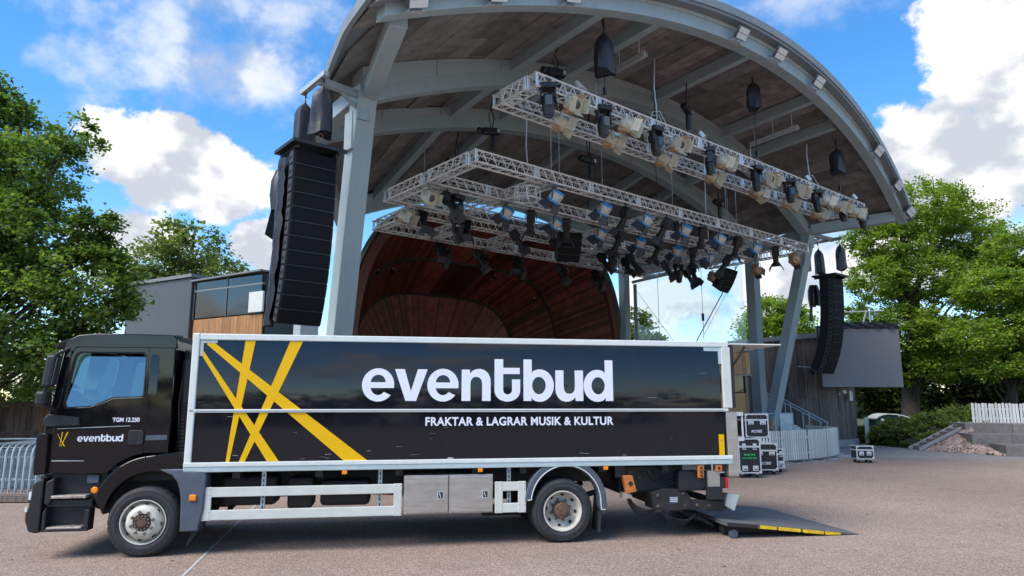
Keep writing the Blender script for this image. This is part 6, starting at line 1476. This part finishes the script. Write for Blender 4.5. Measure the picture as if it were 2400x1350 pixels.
tree('maple_tree', 'tall broad maple behind the screen, the largest tree on the right', (22.9, 40.5, 0),
     [(24.4, 40, 13.2, 2.6, 3, 1.9), (21.9, 39.6, 11.6, 2.0, 2.4, 1.6), (27.0, 40.5, 12.2, 2.0, 2.5, 1.9), (21.0, 39.2, 8.9, 1.5, 2, 1.2), (24.0, 39.6, 9.3, 2.6, 2.8, 1.7), (27.6, 40.2, 9.2, 1.9, 2.5, 1.8), (22.4, 39.2, 6.2, 2.4, 2.5, 1.5), (25.6, 39.7, 5.6, 2.4, 2.5, 1.5), (20.3, 39.4, 6.3, 1.2, 1.6, 1.0), (23.3, 39.5, 3.9, 1.8, 2, .9), (20.9, 39.4, 10.6, .9, 1.2, .8), (19.6, 39.5, 7.3, .6, .8, .45)], 100000, .152, M['maple'], 3, r0=.45, per=90, clump=.27, lean=(.9, 0))
tree('maple_tree', 'bright green maple at the right edge above the picket fence', (26.0, 36.5, 0),
     [(26.6, 35.2, 9.8, 1.7, 2.0, 1.3), (24.4, 34.8, 7.7, 1.5, 1.9, 1.1), (27.8, 35.2, 8.0, 2.1, 2.2, 1.6), (23.4, 34.6, 5.4, 1.4, 1.7, 1.0), (25.7, 34.7, 5.8, 1.8, 2.0, 1.2), (28.0, 35, 5.2, 2.0, 2.2, 1.4), (29.0, 35.5, 9.6, 1.7, 2, 1.8), (24.0, 34.7, 3.9, 1.2, 1.5, .7), (26.8, 34.8, 4.1, 1.5, 1.7, .8)], 85000, .145, M['maple'], 4, r0=.3, per=90, clump=.27)
tree('background_tree', 'rounded light green tree seen between the right stage columns', (23.0, 60, 0),
     [(22.6, 60, 9.8, 2.0, 2.2, 1.3), (21.3, 60, 8.2, 1.6, 2, 1.2), (24.4, 60, 8.9, 1.8, 2, 1.3), (22.6, 60, 7.2, 2.4, 2.2, 1.4), (25.5, 60, 7.4, 1.5, 1.8, 1.2), (20.6, 60, 6.4, 1.4, 1.8, 1.2)], 26000, .22, M['far'], 5, r0=.3, per=60, clump=.4)
tree('background_tree', 'small pale tree seen through the glass beside the rear column', (9.1, 50, 0),
     [(9.0, 50, 7.9, .9, 1, .8), (9.5, 50, 7.0, 1.2, 1.2, .7), (8.6, 50, 6.6, 1.2, 1.2, .8), (10.4, 50, 6.4, .8, .8, .5)], 3200, .26, M['ash'], 6, r0=.12, per=30, clump=.34)
wd = [((16.0, 50, 0), [(15.6, 50, 2.6, 2.2, 2, 2.0), (17.6, 50, 3.6, 2.2, 2, 2.2), (16.6, 49, 1.2, 2.2, 1.5, 1.1)], 'dark bushy tree in shade beside the timber building'),
      ((19.5, 46, 0), [(18.6, 46, 3.0, 1.8, 1.8, 2.2), (20.6, 46, 4.0, 2.0, 2, 2.4), (19.2, 45, 1.4, 1.8, 1.5, 1.2)], 'dark bushy tree in shade left of the big maple trunk'),
      ((27.5, 47, 0), [(26.0, 47, 3.2, 2.4, 2, 2.2), (29, 47, 4.0, 2.6, 2, 2.6), (27.4, 46, 1.6, 2.4, 1.6, 1.2)], 'dark bushy tree in shade right of the big maple trunk'),
      ((33, 46, 0), [(32, 46, 3.6, 2.8, 2, 2.8), (35, 46, 4.2, 2.8, 2, 3.0), (33, 45, 1.6, 3, 1.6, 1.3)], 'dark bushy tree in shade behind the picket fence')]
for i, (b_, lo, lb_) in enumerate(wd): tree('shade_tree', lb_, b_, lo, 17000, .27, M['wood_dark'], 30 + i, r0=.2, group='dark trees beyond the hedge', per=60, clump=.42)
# clipped shrub bank along the path
hd = thing('shrub_bank', 'dense green shrub bank rising beside the path below the maple', 'hedge', (19.6, 33.6, 0))
hl_ = [(17.5, 34.9, .35, .75, .8, .45), (18.0, 33.9, .42, .8, .8, .5), (18.2, 32.7, .36, .7, .8, .48), (18.0, 31.7, .22, .5, .6, .36), (18.9, 34.6, .62, 1.0, .9, .5), (19.2, 33.4, .72, 1.0, .9, .55), (19.3, 32.2, .55, .9, .8, .55), (20.2, 34.2, .92, 1.1, .9, .55), (20.4, 33.0, 1.0, 1.1, .9, .6), (20.4, 31.9, .85, .9, .7, .6), (21.5, 33.4, 1.25, 1.1, 1, .6), (21.4, 32.2, 1.1, 1.0, .8, .6), (22.4, 32.8, 1.35, .9, .9, .5), (18.8, 31.3, .28, .55, .4, .34), (19.8, 31.3, .6, .6, .4, .4), (20.7, 31.5, .9, .5, .4, .4)]
leaves('foliage', M['hedge'], hd, [(x - 19.6, y - 33.6, z, a, b, c) for x, y, z, a, b, c in hl_], 46000, .12, 40, per=60, clump=.22, droop=-.1, shellbias=.8)
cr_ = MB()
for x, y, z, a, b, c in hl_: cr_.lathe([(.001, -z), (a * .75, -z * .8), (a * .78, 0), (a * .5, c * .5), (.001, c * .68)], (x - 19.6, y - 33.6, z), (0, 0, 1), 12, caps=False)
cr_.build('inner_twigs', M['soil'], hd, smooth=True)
leaves('plants', M['flower'], pl, [(.5, .3, 1.3, .5, .25, .12), (1.3, .3, 1.32, .6, .25, .14), (1.9, .3, 1.28, .4, .25, .12)], 900, .10, 50, per=18, clump=.12, droop=-.4)
# distant wood that closes the horizon
fw = thing('distant_wood', 'far belt of trees along the horizon behind everything', 'trees', (0, 95, 0)); fw['kind'] = 'stuff'; del fw['category']
rq = random.Random(9)
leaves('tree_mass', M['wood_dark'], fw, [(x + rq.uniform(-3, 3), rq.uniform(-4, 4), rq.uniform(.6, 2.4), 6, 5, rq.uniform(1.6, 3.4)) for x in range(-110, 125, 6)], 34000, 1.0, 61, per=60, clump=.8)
# wood edge behind the photographer, seen only as a reflection in the glossy truck
wb = thing('wood_edge', 'low line of trees across the square behind the viewpoint', 'trees', (0, -48, 0)); 
wb['kind'] = 'stuff'; del wb['category']
rw = random.Random(5)
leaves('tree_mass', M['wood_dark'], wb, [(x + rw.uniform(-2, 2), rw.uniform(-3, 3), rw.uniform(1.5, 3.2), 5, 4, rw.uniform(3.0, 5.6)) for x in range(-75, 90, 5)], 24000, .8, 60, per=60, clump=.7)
